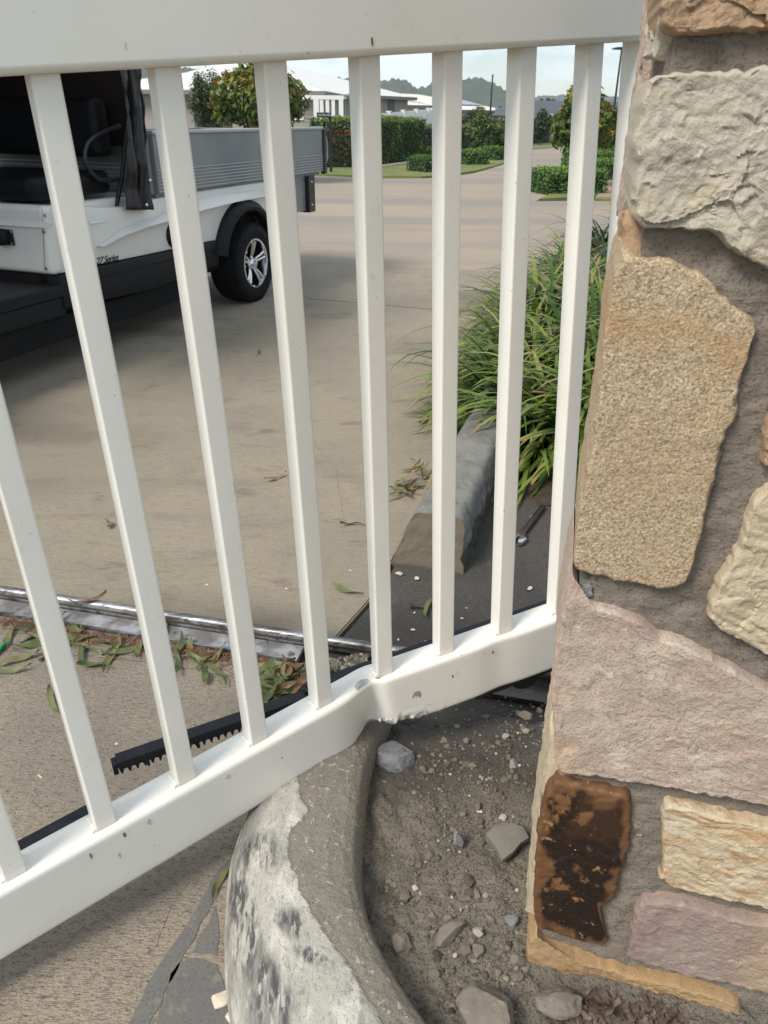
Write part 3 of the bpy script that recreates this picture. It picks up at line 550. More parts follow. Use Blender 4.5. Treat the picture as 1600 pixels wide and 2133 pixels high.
def stone(uvpoly, mt, proud=.006, rough=.0035, scale=26, skirt=.06, seed=0, N=190, R=46, Of=None, X=None, Z=None, Nn=None, attr=None, edge=.0035, ripple=None, fk=.7):
    """one faced stone: uvpoly lies on the pillar's front plane (or another frame)"""
    Of = PP(0, 0) if Of is None else Of; X = E1 if X is None else X; Z = EZ if Z is None else Z; Nn = N1 if Nn is None else Nn
    P = resample(chaikin(uvpoly, 1, .14), N); c = P.mean(0)
    # centroid by area
    x, y = P[:, 0], P[:, 1]; x1, y1 = np.roll(x, -1), np.roll(y, -1); cr_ = x * y1 - x1 * y; A = cr_.sum() / 2; c = np.array([((x + x1) * cr_).sum(), ((y + y1) * cr_).sum()]) / (6 * A)
    Vs = []; Fs = []; av = []; size = sqrt(abs(A))
    for k in range(3):             # skirt going back into the mortar
        dpt = -skirt + (skirt - edge) * k / 2 - 0
        for i in range(N):
            q = P[i]; jit = .0036 * (abs(nz((q[0], q[1], dpt), 45, seed)) - .3) * 2 + .0026 * nz((q[0], q[1], dpt), 150, seed)
            dirv = (q - c) / (np.linalg.norm(q - c) + 1e-9); q2 = q + dirv * (jit * (k + 1) / 3); Vs.append(Of + X * q2[0] + Z * q2[1] + Nn * dpt); av.append(1.)
    for r in range(1, R + 1):
        f = 1 - ((R - r) / R) ** 1.0; f = (r / R)
        for i in range(N):
            d0 = np.linalg.norm(P[i] - c); ins = f ** 1.25
            q = P[i] + (c - P[i]) * ins; dist = d0 * ins
            dirv = (P[i] - c) / (d0 + 1e-9); jit = (.0036 * (abs(nz((P[i][0], P[i][1], 0), 45, seed)) - .3) * 2 + .0026 * nz((P[i][0], P[i][1], 0), 150, seed)) * (1 - ins)
            q = q + dirv * jit
            rnd = sqrt(max(0, 1 - max(0, 1 - dist / edge) ** 2))
            h = -edge + (edge + proud) * rnd
            vv = (q[0], q[1], seed * 3.1)
            amp = rough * min(1, .7 + dist / .012)
            h += amp * (fk * facet(vv, scale * 1.2, seed) + .45 * fk * facet(vv, scale * 3.6, seed + 3) + .55 * fbm(vv, scale * .9, seed, 4) + .2 * nz(vv, scale * 9, seed))
            if ripple: h += ripple * abs(sin((q[1] * 1.0 + .3 * q[0] + .02 * nz(vv, 20)) * 190 + 6 * nz(vv, 12, 3)))
            Vs.append(Of + X * q[0] + Z * q[1] + Nn * h); av.append(max(0, 1 - dist / (size * .22)) + .5 * fbm(vv, 22, seed) if attr == 'rim' else 0)
    for k in range(R + 2):
        for i in range(N): j = (i + 1) % N; Fs.append((k * N + i, k * N + j, (k + 1) * N + j, (k + 1) * N + i))
    Fs.append(tuple(range((R + 2) * N, (R + 3) * N)))
    at = {}
    if attr == 'rim': at['rim'] = av
    if attr == 'rust': at['rust'] = [sstep(.03, -.01, abs((np.array(v) - Of) @ Z - .965 + .25 * (((np.array(v) - Of) @ X) - .07)) - .012) * (.5 + nz(v, 20)) for v in Vs]
    if attr == 'right': at['right'] = [sstep(.24, .33, (np.array(v) - Of) @ X) for v in Vs]
    return mk('stone', Vs, Fs, mt, pillar, 38, attrs=at or None)
def UV(pts):
    out_ = []
    for x, y in pts:
        q = PL(x, y, PP(0, 0), N1); out_.append((float((q - PP(0, 0)) @ E1), float(q[2])))
    return out_
ST = {
 'st_orange': [(1368, -70), (1372, 10), (1378, 58), (1400, 73), (1470, 77), (1520, 70), (1600, 66), (1700, 60), (1700, -70)],
 'st_white': [(1352, 157), (1440, 147), (1600, 141), (1730, 140), (1730, 640), (1660, 600), (1600, 562), (1560, 545), (1531, 526), (1497, 488), (1440, 478), (1370, 478), (1335, 475), (1316, 455), (1318, 380), (1322, 300), (1334, 210)],
 'st_speck': [(1298, 523), (1371, 541), (1420, 552), (1467, 565), (1495, 603), (1530, 635), (1572, 662), (1576, 690), (1560, 745), (1544, 794), (1534, 866), (1511, 908), (1497, 970), (1482, 1030), (1468, 1090), (1465, 1115), (1452, 1145), (1434, 1212), (1386, 1231), (1325, 1218), (1260, 1205), (1218, 1197), (1195, 1184), (1198, 1126), (1210, 1055), (1225, 965), (1250, 800), (1262, 660), (1285, 560)],
 'st_cream': [(1600, 1008), (1563, 1046), (1547, 1110), (1518, 1168), (1496, 1208), (1475, 1250), (1475, 1288), (1508, 1316), (1560, 1345), (1600, 1366), (1690, 1400), (1780, 1380), (1800, 1200), (1760, 1020), (1680, 990)],
 'st_pink': [(1190, 1186), (1200, 1210), (1212, 1252), (1244, 1257), (1284, 1268), (1335, 1289), (1376, 1324), (1421, 1336), (1477, 1360), (1508, 1382), (1558, 1407), (1600, 1430), (1700, 1480), (1760, 1540), (1740, 1690), (1670, 1684), (1600, 1669), (1533, 1659), (1431, 1641), (1355, 1629), (1254, 1613), (1168, 1602), (1155, 1585), (1151, 1520), (1149, 1446), (1158, 1340), (1172, 1262)],
 'st_dark': [(1160, 1621), (1138, 1649), (1126, 1690), (1118, 1750), (1113, 1820), (1110, 1872), (1113, 1926), (1152, 1943), (1203, 1959), (1258, 1969), (1266, 1957), (1255, 1913), (1252, 1890), (1279, 1876), (1300, 1811), (1312, 1760), (1318, 1715), (1315, 1660), (1298, 1649), (1228, 1636)],
 'st_streak': [(1376, 1681), (1388, 1669), (1431, 1678), (1508, 1694), (1600, 1714), (1720, 1745), (1760, 1800), (1740, 1905), (1600, 1886), (1508, 1868), (1431, 1852), (1396, 1838), (1369, 1822), (1378, 1806), (1381, 1765), (1378, 1725)],
 'st_mauve': [(1325, 1889), (1337, 1871), (1400, 1876), (1457, 1886), (1528, 1907), (1600, 1919), (1740, 1950), (1770, 2010), (1740, 2095), (1600, 2062), (1508, 2041), (1431, 2026), (1330, 1995), (1308, 1984), (1310, 1943)],
 'st_gold': [(1114, 1932), (1132, 1960), (1203, 1989), (1279, 2010), (1355, 2030), (1457, 2055), (1533, 2080), (1546, 2097), (1541, 2128), (1508, 2124), (1431, 2109), (1305, 2084), (1178, 2062), (1117, 2052), (1103, 2036), (1094, 2004), (1097, 1964)],
}
cfg = {'st_orange': dict(rough=.005, fk=.7, scale=24, skirt=.12), 'st_white': dict(rough=.0058, fk=.75, scale=20, skirt=.16, proud=.010), 'st_speck': dict(rough=.0016, fk=.3, scale=40, skirt=.16, proud=.003, edge=.005, attr='rust'), 'st_cream': dict(rough=.0045, scale=22, ripple=.0016),
       'st_pink': dict(rough=.0032, fk=.55, scale=26, skirt=.16, proud=.008), 'st_dark': dict(rough=.0024, fk=.6, scale=22, skirt=.05, proud=.004, attr='rim', edge=.007), 'st_streak': dict(rough=.0036, scale=20, ripple=.0010, fk=.5), 'st_mauve': dict(rough=.0030, fk=.6, scale=26, attr='right'), 'st_gold': dict(rough=.0042, fk=.7, scale=20, skirt=.14, proud=.010)}
for i, (k, pts) in enumerate(ST.items()): stone(UV(pts), M[k], seed=i + 1, **cfg[k])
# the rest of the face, outside the photograph
for i, (k, pts) in enumerate((('st_pink', [(1590, 930), (1584, 968), (1620, 975), (1700, 960), (1760, 900), (1740, 760), (1640, 700), (1604, 800)]),)):
    stone(UV(pts), M['st_orange'], seed=20 + i, rough=.005)
extra = [('st_gold', [(.15, 1.25), (.33, 1.25), (.35, 1.40), (.22, 1.44), (.12, 1.40)]), ('st_white', [(-.01, 1.27), (.10, 1.26), (.10, 1.44), (-.012, 1.43)]), ('st_pink', [(-.01, 1.46), (.24, 1.47), (.25, 1.61), (-.01, 1.61)]), ('st_speck', [(.27, 1.47), (.6, 1.45), (.6, 1.61), (.28, 1.61)]),
         ('st_pink', [(.19, 1.05), (.40, 1.08), (.38, 1.22), (.18, 1.22)]), ('st_cream', [(.43, 1.05), (.61, 1.06), (.61, 1.42), (.38, 1.42), (.41, 1.25)]), ('st_mauve', [(.28, .86), (.45, .84), (.46, 1.02), (.26, 1.01)]), ('st_gold', [(.49, .78), (.61, .78), (.61, 1.02), (.49, 1.02)]),
         ('st_white', [(.32, .56), (.6, .54), (.61, .74), (.34, .80)]), ('st_orange', [(.33, .43), (.61, .40), (.61, .51), (.34, .53)]), ('st_dark', [(.42, .24), (.61, .22), (.61, .37), (.40, .40)]), ('st_cream', [(.44, .04), (.61, .04), (.61, .19), (.43, .2)])]
for i, (k, p) in enumerate(extra): stone(p, M[k], seed=30 + i, rough=.004, N=90, R=20)
# chip of stone in the joint, pale pebble in the mortar
stone(UV([(1203, 1213), (1232, 1222), (1238, 1250), (1212, 1247)]), M['st_chip'], proud=-.004, seed=17, N=40, R=10, edge=.005, rough=.002)
stone(UV([(1322, 1735), (1330, 1728), (1340, 1736), (1338, 1748), (1326, 1750)]), M['st_orange'], proud=-.012, seed=18, N=30, R=8, edge=.006, rough=.001)
# stones on the side face (towards the gate): frame looking along -E1
SO = PP(.006, 0)
def side(poly, k, seed, out_=.0, **kw):
    stone([(a, b) for a, b in poly], M[k], seed=seed, Of=SO - E1 * out_, X=-N1, Z=EZ, Nn=-E1, N=110, R=26, **kw)
side([(.012, .10), (.25, .10), (.27, .30), (.20, .47), (.02, .50), (.014, .30)], 'st_cream', 51, .008, rough=.004, skirt=.016)
side([(.018, 1.19), (.16, 1.20), (.18, 1.34), (.022, 1.36)], 'st_white', 52, .004, rough=.005, skirt=.018)
side([(.20, .72), (.39, .70), (.39, .98), (.19, 1.02)], 'st_gold', 53, rough=.004)
side([(.20, 1.05), (.39, 1.03), (.39, 1.36), (.21, 1.34)], 'st_pink', 54, rough=.004)
side([(.2, .52), (.39, .5), (.39, .67), (.19, .69)], 'st_white', 55, rough=.004)
side([(.03, 1.005), (.17, 1.0), (.17, 1.06), (.05, 1.075)], 'st_orange', 56, .006, rough=.004, skirt=.014)
side([(.29, .05), (.4, .05), (.4, .46), (.3, .46)], 'st_orange', 57, rough=.004)

# ================================================================== GATE
S = .13
Pt, dt = np.array([-4.293, 5.95, .112]), np.array([.843, .532, .079])
Pb, db = np.array([-3.837, 5.622, -7.352]), np.array([.793, .604, .075])
sR = .948; Pr, dr = np.array([-4.458, 7.237, -8.122]) * sR, np.array([.923, .357, .146]) * sR
def gtop(k): return CAM + S * (Pt + k * dt)
K0 = 4.70
# join the right-hand half of the bent rail to the left-hand half at the kink
_off = (Pb + K0 * db) - (Pr + K0 * dr)
def gbot(k):
    L_ = Pb + k * db; R_ = Pr + k * dr + _off * math.exp(-max(0, k - K0) * .6)
    return CAM + S * (L_ + (R_ - L_) * sstep(K0 - .18, K0 + .14, k))
def gframe(fn, k):
    d = unit(fn(k + .05) - fn(k - .05)); nn = unit(np.array([d[1], -d[0], 0])); u = np.cross(nn, d); u = u if u[2] > 0 else -u
    return d, nn, u
gate = thing('gate', gbot(2) - EZ * .15, 'white steel bar gate knocked off its track, bottom rail bent and dented over the kerb', 'gate')
BW = .235 * S; BD = .032
# top rail
secs = []
pr = rrect(-.046, .013, 0, .098, .008, 4)
for k in np.linspace(-5, 8.98, 40):
    d, nn, u = gframe(gtop, k); secs.append([gtop(k) + nn * a + u * b for a, b in pr])
V, F = loft(secs); wn(mk('top_rail', V, F, M['paint'], gate, False))
# bottom rail with its dent
pr = rrect(-.046, .013, -.105, 0, .0075, 4, (5, 16, 8, 2))
ks = np.concatenate([np.linspace(-5, 3.6, 50), np.linspace(3.63, 6.0, 150), np.linspace(6.1, 9.2, 26)])
secs = []; scar = []; dirt = []
for k in ks:
    d, nn, u = gframe(gbot, k); sec = []
    # averaged frame through the kink keeps the fold from self-crossing
    for a, b in pr:
        wf = sstep(-.035, .006, a); lowf = sstep(0, -.105, b)
        gl = math.exp(-((k - 4.66) / (.36 if k < 4.66 else .13)) ** 2)
        dent = (.015 + .016 * lowf) * gl * wf
        p = gbot(k) + nn * (a - dent) + u * (b * (1.19 - .02 * sstep(4.6, 5.2, k)) - .006 * gl * wf * (1 - lowf))
        g2 = math.exp(-((k - 5.0) / .42) ** 2)
        cr_ = sstep(-.07, -.10, b) * g2 * sstep(-.04, .01, a)
        p = p + u * (cr_ * (.010 * sstep(4.55, 4.8, k) * sstep(5.5, 5.0, k) + .005 * nz(p, 120))) + nn * (cr_ * .005 * nz(p, 90, 4))
        p = p - nn * (.004 * wf * math.exp(-((k - 6.7) / .25) ** 2))          # faint second crease
        sec.append(p)
        s1 = sstep(-.088, -.101, b + .012 * fbm(p, 60)) * sstep(4.5, 4.7, k) * sstep(5.6, 5.1, k)
        s2 = .9 * sstep(.10, .04, sqrt((k - 5.33) ** 2 + ((b + .05) * 9) ** 2) + .06 * fbm(p, 130)) if a > .005 else 0
        s3 = .55 * sstep(.25, .55, fbm(p, 130, 3)) * sstep(-.05, -.09, b) * sstep(4.8, 5.2, k) * sstep(6.6, 5.6, k)
        scar.append(min(1, s1 + s2 + s3)); dirt.append(.35 * sstep(-.06, -.105, b) * (.5 + .6 * fbm(p, 12)) * (1 if a > 0 else .3))
    secs.append(sec)
V, F = loft(secs); brail = mk('bottom_rail', V, F, M['paint'], gate, False, attrs={'scar': scar, 'dirt': dirt}); wn(brail)
# half-moon chip in the paint on top of the fold, torn burrs below it
d, nn, u = gframe(gbot, 4.45)
cp = gbot(4.50) + u * .0006 + nn * -.004
poly = [cp + d * x + nn * y for x, y in ((-.016, .006), (-.013, -.002), (-.006, -.007), (.003, -.009), (.012, -.007), (.018, -.002), (.011, -.001), (.004, .001), (-.006, .003))]
prism('paint_chip', poly, u * .0006, M['chip'], brail)
for i in range(9):
    k = 4.72 + .1 * i + random.uniform(-.03, .03); d, nn, u = gframe(gbot, k); p = gbot(k) + nn * (.004 + random.uniform(-.006, .002)) - u * (.113 - .010 * (i < 3)); r = random.uniform(.0015, .004)
    bm = bmesh.new(); bmesh.ops.create_icosphere(bm, subdivisions=2, radius=r)
    for v in bm.verts: v.co = v.co * (1 + .7 * mnoise.noise(v.co * 600 + Vector((i, 0, 0))))
    bmesh.ops.translate(bm, vec=Vector(p), verts=bm.verts); bm_obj('torn_burr', bm, M['white'], brail, 40)
M['mark'] = mat('brown_mark', (.16, .10, .06), .7, [('noise', 200, .4, .6, (.3, .2, .12))])
M['scrape'] = mat('grey_scrape', (.42, .40, .36), .7, [('noise', 200, .4, .6, (.6, .58, .52))])
for (k, fb, w_, h_, mt_, fn_, rl) in ((1.02, -.020, .002, .013, 'mark', gbot, brail), (.62, -.024, .0014, .014, 'mark', gbot, brail), (1.32, -.022, .003, .016, 'scrape', gbot, brail), (2.35, -.020, .004, .010, 'scrape', gbot, brail), (.9, -.055, .0018, .016, 'scrape', gbot, brail), (6.6, -.022, .0025, .006, 'mark', gbot, brail), (3.1, -.045, .002, .003, 'mark', gbot, brail), (5.9, -.045, .0016, .007, 'mark', gbot, brail)):
    d, nn, u = gframe(fn_, k); c_ = fn_(k) + nn * .0132 + u * fb; pts_ = []
    for i_ in range(14):
        t_ = 2 * pi * i_ / 14; rr_ = 1 + .5 * nz((cos(t_), sin(t_), k), 1.5, k); pts_.append(c_ + d * w_ * rr_ * cos(t_) + u * h_ * .5 * rr_ * sin(t_))
    prism('rust_mark' if mt_ == 'mark' else 'scrape_mark', pts_, nn * .0003, M[mt_], rl)
d, nn, u = gframe(gtop, 4.85); c_ = gtop(4.85) + nn * .0132 + u * .014
prism('rust_mark', [c_ + d * a + u * b for a, b in ((-.0012, .004), (.0005, .0055), (.0016, .002), (.001, -.004), (-.0006, -.005), (-.0018, -.001))], nn * .0003, M['mark'], gate)
# bars
def bar(k0, wtop=BW, kr=None):
    dT, nT, _ = gframe(gtop, k0); dB, nB, _ = gframe(gbot, k0)
    T_, B_ = gtop(k0), gbot(k0); ax_ = unit(T_ - B_); secs = []; dirt = []
    pr_ = rrect(-wtop, 0, -BD, 0, .0030, 3)
    for f in (0, .004, .012, .03, .08, .25, .5, .75, .92, .965, .985, .997, 1):
        dd = unit(dB * (1 - f) + dT * f); nn = unit(nB * (1 - f) + nT * f); dd = unit(dd - nn * (dd @ nn)); p = B_ - ax_ * .003 + (T_ + ax_ * .012 - B_) * f
        for a, b in pr_: dirt.append(.7 * sstep(.010, 0, f) + .5 * sstep(.95, 1, f) * (.6 + .9 * nz(p + dd * a, 200)))
        secs.append([p + dd * a + nn * b for a, b in pr_])
    V, F = loft(secs); o = mk('bar', V, F, M['paint'], gate, False, attrs={'dirt': dirt}); wn(o); return o
for k in range(-3, 9):
    b = bar(k)
    # lumpy weld along the left foot and at the front corner
    d, nn, u = gframe(gbot, k); V = []; pts = []; rd = []
    for i in range(12):
        f = i / 11; pts.append(gbot(k) - d * (BW + .0015) + nn * (-.001 - .028 * f) + u * .0016); rd.append(.0034 + .0011 * sin(i * 2.4 + k) + .0006 * random.random())
    tube('weld_bead', pts, rd, M['paint'], b, 8)
    pts = [gbot(k) + d * .0012 + nn * (-.003 - .026 * i / 7) + u * .001 for i in range(8)]; tube('weld_bead', pts, [.0026 + .0008 * sin(i * 2 + k) for i in range(8)], M['paint'], b, 7)
# end stile
secs = []; pr = rrect(0, .052, -.044, .013, .009, 3)
kl = 8.52
for f in np.linspace(0, 1, 12):
    d, nn, u = gframe(gtop, kl); dB, nB, _ = gframe(gbot, kl); p = gbot(kl) - EZ * .10 + (gtop(kl) + EZ * .097 - gbot(kl) + EZ * .10) * f; dd = unit(dB * (1 - f) + d * f); n2 = unit(nB * (1 - f) + nn * f)
    secs.append([p + dd * a + n2 * (b * .97) for a, b in pr])
V, F = loft(secs); wn(mk('end_stile', V, F, M['paint'], gate, False))
# toothed drive rack behind the bottom rail
def rack(P1, P2, name='gear_rack', wdt=.024):
    P1 = np.array(P1); P2 = np.array(P2); t = unit(P2 - P1); h = unit(np.array([t[1], -t[0], 0])); u = np.cross(h, t); u = u if u[2] > 0 else -u; Ln = np.linalg.norm(P2 - P1)
    frame_box(name, P1, t, h, u, (0, -wdt / 2, -.012), (Ln, wdt / 2, 0), M['black_nylon'], gate, .0015)
    pitch = .01257; nT_ = int(Ln / pitch); poly = [P1 + u * -.0125, ]
    bot = []
    for i in range(nT_):
        x = i * pitch
        for a, z in ((.0015, -.021), (.0042, -.0305), (.0062, -.0305), (.0090, -.021)): bot.append(P1 + t * (x + a) + u * z)
    poly = [P1 - u * .0121 + t * .0006] + bot + [P1 + t * (Ln - .0006) - u * .0121]
    o = prism('rack_teeth', [p - h * .004 for p in poly], h * .011, M['black_nylon'], gate)
    for x in np.arange(.045, Ln, .085):
        frame_box('rack_rib', P1, t, h, u, (x, -wdt / 2 + .001, -.030), (x + .005, wdt / 2 - .001, -.0122), M['black_nylon'], gate, .001)
    frame_box('rack_lug', P1, t, h, u, (-.008, -wdt / 2 + .003, -.026), (.0, wdt / 2 - .002, -.004), M['black_nylon'], gate, .001)
bk = -.044
rack(G(241, 1580, .205), G(662, 1436, .214))
rack(gbot(3.95) + np.array([0, 0, -.010]) - gframe(gbot, 4)[1] * .074, gbot(9.0) - EZ * .016 - gframe(gbot, 8)[1] * .056)
rack(gbot(-4.5) - gframe(gbot, 0)[1] * .060 - EZ * .010, gbot(1.0) - gframe(gbot, 1)[1] * .060 - EZ * .010)
# steel plate and wheel under the far end
d, nn, u = gframe(gbot, 7.2)
frame_box('wheel_bracket', gbot(6.35) - u * .123 - nn * .016, d, nn, u, (0, -.02, -.03), (.20, .004, -.0005), M['dark_steel'], gate, .002)
lathe('roller_wheel', [(.001, -.011), (.034, -.011), (.036, -.008), (.027, -.001), (.027, .001), (.036, .008), (.034, .011), (.001, .011)], gbot(7.3) - u * .142 - nn * .027, nn, M['dark_steel'], gate, 36)

# ================================================================== GATE TRACK
track = thing('gate_track', W(-1, 0), 'galvanised steel sliding-gate track set across the concrete driveway, littered with leaves', 'track')
def ext(name, prof, u0, u1, mt, n=60, wob=0.):
    secs = []
    for x in np.linspace(u0, u1, n): secs.append([W(x, a, b + wob * nz((x, a, b), 9)) for a, b in prof])
    V, F = loft(secs); return mk(name, V, F, mt, track, 40)
rail_prof = [(-.012, .0)] + [(-.012, .018), (-.0115, .021)] + [(.0115 * cos(t), .022 + .0085 * sin(t)) for t in np.linspace(pi, 0, 11)] + [(.0115, .021), (.012, .0)]
ext('track_rail', rail_prof, -6, 2.3, M['galv'])
ext('rail_groove', [(-.0135, .0105), (-.0117, .0105), (-.0117, .0165), (-.0135, .0165)], -6, 2.3, M['dark_steel'])
ext('base_plate', [(-.074, -.012), (-.074, .002), (-.016, .002), (-.016, -.012)], -6, -.16, M['galv_dirty'])
ext('edge_lip', [(-.0775, -.012), (-.0775, .007), (-.0715, .007), (-.0715, -.012)], -6, -.165, M['galv'])
ext('base_plate', [(-.074, -.012), (-.074, -.002), (-.016, -.002), (-.016, -.012)], .25, 2.3, M['dark_steel'])  # same galvanised plate, its shade put into a darker steel colour


# ================================================================== ROCKS, GRAVEL, LITTER
def rock(name, c, r, mt, label, cat='rock', group=None, seed=0, flat=(1, 1, 1), rz=0., planes=9, sub=4, rough=.06, tilt=(0, 0)):
    """a chipped rock: a ball cut by random planes, then roughened; base rests at c"""
    rd = random.Random(seed); bm = bmesh.new(); bmesh.ops.create_icosphere(bm, subdivisions=sub, radius=1)
    pl = []
    for _ in range(planes):
        v = Vector((rd.gauss(0, 1), rd.gauss(0, 1), rd.gauss(0, 1))).normalized(); pl.append((v, rd.uniform(.5, .85)))
    for v in bm.verts:
        p = v.co.copy()
        for nn, h in pl:
            d = p.dot(nn)
            if d > h: p -= nn * (d - h) * .97
        p *= 1 + rough * fbm(p, 2.2, seed) + rough * .4 * fbm(p, 8, seed)
        v.co = Vector((p.x * flat[0], p.y * flat[1], p.z * flat[2])) * r
    Rm = Matrix.Rotation(rz, 3, 'Z') @ Matrix.Rotation(tilt[0], 3, 'X') @ Matrix.Rotation(tilt[1], 3, 'Y')
    for v in bm.verts: v.co = Rm @ v.co
    zmin = min(v.co.z for v in bm.verts); sink = .12 * r * flat[2]
    for v in bm.verts: v.co.z -= zmin + sink
    o = bm_obj(name, bm, mt, None, 28); o.location = tuple(map(float, c)); return tag(o, label, cat, group)
def soil_pt(px, py):
    p = G(px, py, .047)
    for _ in range(4): p = G(px, py, soil_z(p[0], p[1]) if p[1] < track_o[1] - .5 else .03)
    return p
rock('rock', soil_pt(822, 1600), .038, M['rockblue'], 'chunky blue-grey rock beside the kerb below the dent in the gate', seed=31, flat=(1.05, .9, 1.0), rz=.3)
rock('rock', soil_pt(1010, 2128), .047, M['rockgrey'], 'large dusty grey rock at the bottom edge beside the pillar foot', seed=5, flat=(1.1, .8, .6), rz=.5)
rock('rock', soil_pt(935, 1952), .024, M['rockgrey'], 'lumpy elongated dusty stone lying alone in the middle of the soil bed', seed=9, flat=(1.35, .65, .55), rz=.5)
rock('rock', soil_pt(952, 1763), .016, M['rockblue'], 'small upright grey stone left of the flat concrete shard', seed=12, flat=(.7, .8, 1.1))
rock('rock', soil_pt(1072, 1612), .021, M['rockblue'], 'thin pointed grey flake near the foot of the pink stone', seed=14, flat=(.55, 1.15, .32), tilt=(.5, .4), rz=.2)
rock('rock', soil_pt(1110, 1592), .0085, M['chipwhite'], 'small cream chip by the pillar under the gate rail', seed=15, flat=(1.3, .8, .5))
rock('rock', soil_pt(1066, 1920), .011, M['rockblue'], 'bluish square pebble near the dark ironstone', seed=16, flat=(1, 1, .6))
rock('rock', soil_pt(995, 1985), .012, M['rockgrey'], 'pale broken stone right of the elongated dusty stone', seed=18, flat=(.8, 1.1, .6))
rock('rock', soil_pt(836, 1970), .018, M['rockgrey'], 'rounded soil-covered stone against the curve of the kerb', seed=19, flat=(.8, 1.2, .6))
rock('rock', soil_pt(1160, 2100), .030, M['rockgrey'], 'rough grey lump at the foot of the golden corner stone', seed=22, flat=(1.1, .8, .6), rough=.12)
rock('rock', soil_pt(1095, 1500), .016, M['rockgrey'], 'dark gritty lump beside the gate wheel plate', seed=23, flat=(1.1, .8, .7), rough=.14)
# flat angular shard of concrete
c = soil_pt(1058, 1770); poly = [c + np.array([a, b, .012 + .10 * a]) for a, b in ((-.036, .016), (-.020, .034), (.012, .036), (.028, .026), (.034, .004), (.020, -.004), (.004, -.022), (-.016, -.036), (-.022, -.012))]
tag(prism('concrete_shard', poly, (0, 0, .010), M['shard'], bevel=.0012), 'flat angular grey concrete shard on the soil beside the pillar', 'shard')
# gravel: hundreds of pebbles nobody could count
def ico(sub):
    bm = bmesh.new(); bmesh.ops.create_icosphere(bm, subdivisions=sub, radius=1); v = np.array([x.co[:] for x in bm.verts]); f = [tuple(y.index for y in x.verts) for x in bm.faces]; bm.free(); return v, f
iv, if_ = ico(2)
def scatter(name, spots, mt, rads, lbl, cat):
    V = []; F = []; tint = []
    for (p, r) in zip(spots, rads):
        b = len(V); o = random.uniform(0, 99); fl = np.array([random.uniform(.7, 1.3), random.uniform(.7, 1.2), random.uniform(.55, .95)]); a = random.uniform(0, 6.3); ca, sa = cos(a), sin(a)
        t = min(1, max(0, random.gauss(.5, .22))); t = .97 if random.random() < .012 else t
        for v in iv:
            q = v * fl * (1 + .55 * nz(v, 1.3, o) + .25 * nz(v, 2.9, o)) * r; V.append((p[0] + q[0] * ca - q[1] * sa, p[1] + q[0] * sa + q[1] * ca, p[2] + q[2]))
        for f in if_: F.append(tuple(i + b for i in f)); tint.append(t)
    o = mk(name, V, F, mt, None, 45, attrs={'tint': tint}); return tag(o, lbl, cat, kind='stuff')
spots = []; rads = []
cl = [(random.uniform(770, 1140), random.uniform(1450, 2130)) for _ in range(26)]
while len(spots) < 2600:
    if random.random() < .5: cc = random.choice(cl); px, py = random.gauss(cc[0], 26), random.gauss(cc[1], 30)
    else: px, py = random.uniform(745, 1160), random.uniform(1430, 2150)
    if px > 1152 - (py - 1450) * .085: continue
    if px < 790 - .06 * abs(py - 1750) and py < 1900: continue
    if py > 1850 and px < 760 + (py - 1850) * .55: continue
    p = soil_pt(px, py); r = min(.0085, .0010 * math.exp(abs(random.gauss(0, .8))))
    v_ = -((p - track_o) @ N1); z = soil_z(p[0], p[1]) * sstep(-.02, -.40, v_)
    spots.append((p[0], p[1], z + r * .12)); rads.append(r)
scatter('gravel', spots, M['pebble'], rads, 'loose grey pebbles and grit scattered over the soil bed', 'gravel')
# pale chips on the apron and drive
chips = [(832, 1196, .011), (868, 1206, .009), (1104, 1226, .010), (863, 1276, .004), (888, 1336, .004), (962, 1288, .005), (830, 1332, .004), (972, 1266, .003), (860, 1312, .006), (432, 1218, .005), (597, 1226, .004), (461, 2082, .016), (480, 2120, .010), (84, 1618, .007), (243, 1549, .004), (730, 1188, .004), (1030, 1265, .004), (945, 1588, .009), (1000, 1690, .006)]
def chip_label(i, x, y):
    return {0: 'pale pink stone chip lying by the sawn kerb end', 1: 'small pale chip right of the pink chip at the kerb end', 2: 'pale flat stone chip on the dark apron between the last two bars', 11: 'cream angular stone chip lying by the foot of the scuffed kerb', 12: 'crumbly white fragment below the cream chip at the kerb foot', 13: 'curved white paint flake on the concrete near the loose rack end', 17: 'thin white splinter on the soil right of the blue-grey rock'}.get(i)
for i, (x, y, r) in enumerate(chips):
    p = G(x, y, 0) if y < 1420 or x < 500 else soil_pt(x, y)
    lb = chip_label(i, x, y); rock('stone_chip', (p[0], p[1], p[2] - .001), r * (1.3 if i == 17 else 1), M['chipwhite'], lb or 'tiny white grit speck lying on the ground near the gate', 'chip', 'pale chips around the gate', seed=60 + i, flat=(1.15, .3 if i in (13, 17) else .85, .3 if i in (13, 17) else .42), rz=random.uniform(0, 3) if i not in (13, 17) else -.5, sub=2 if r < .008 else 3, planes=12)
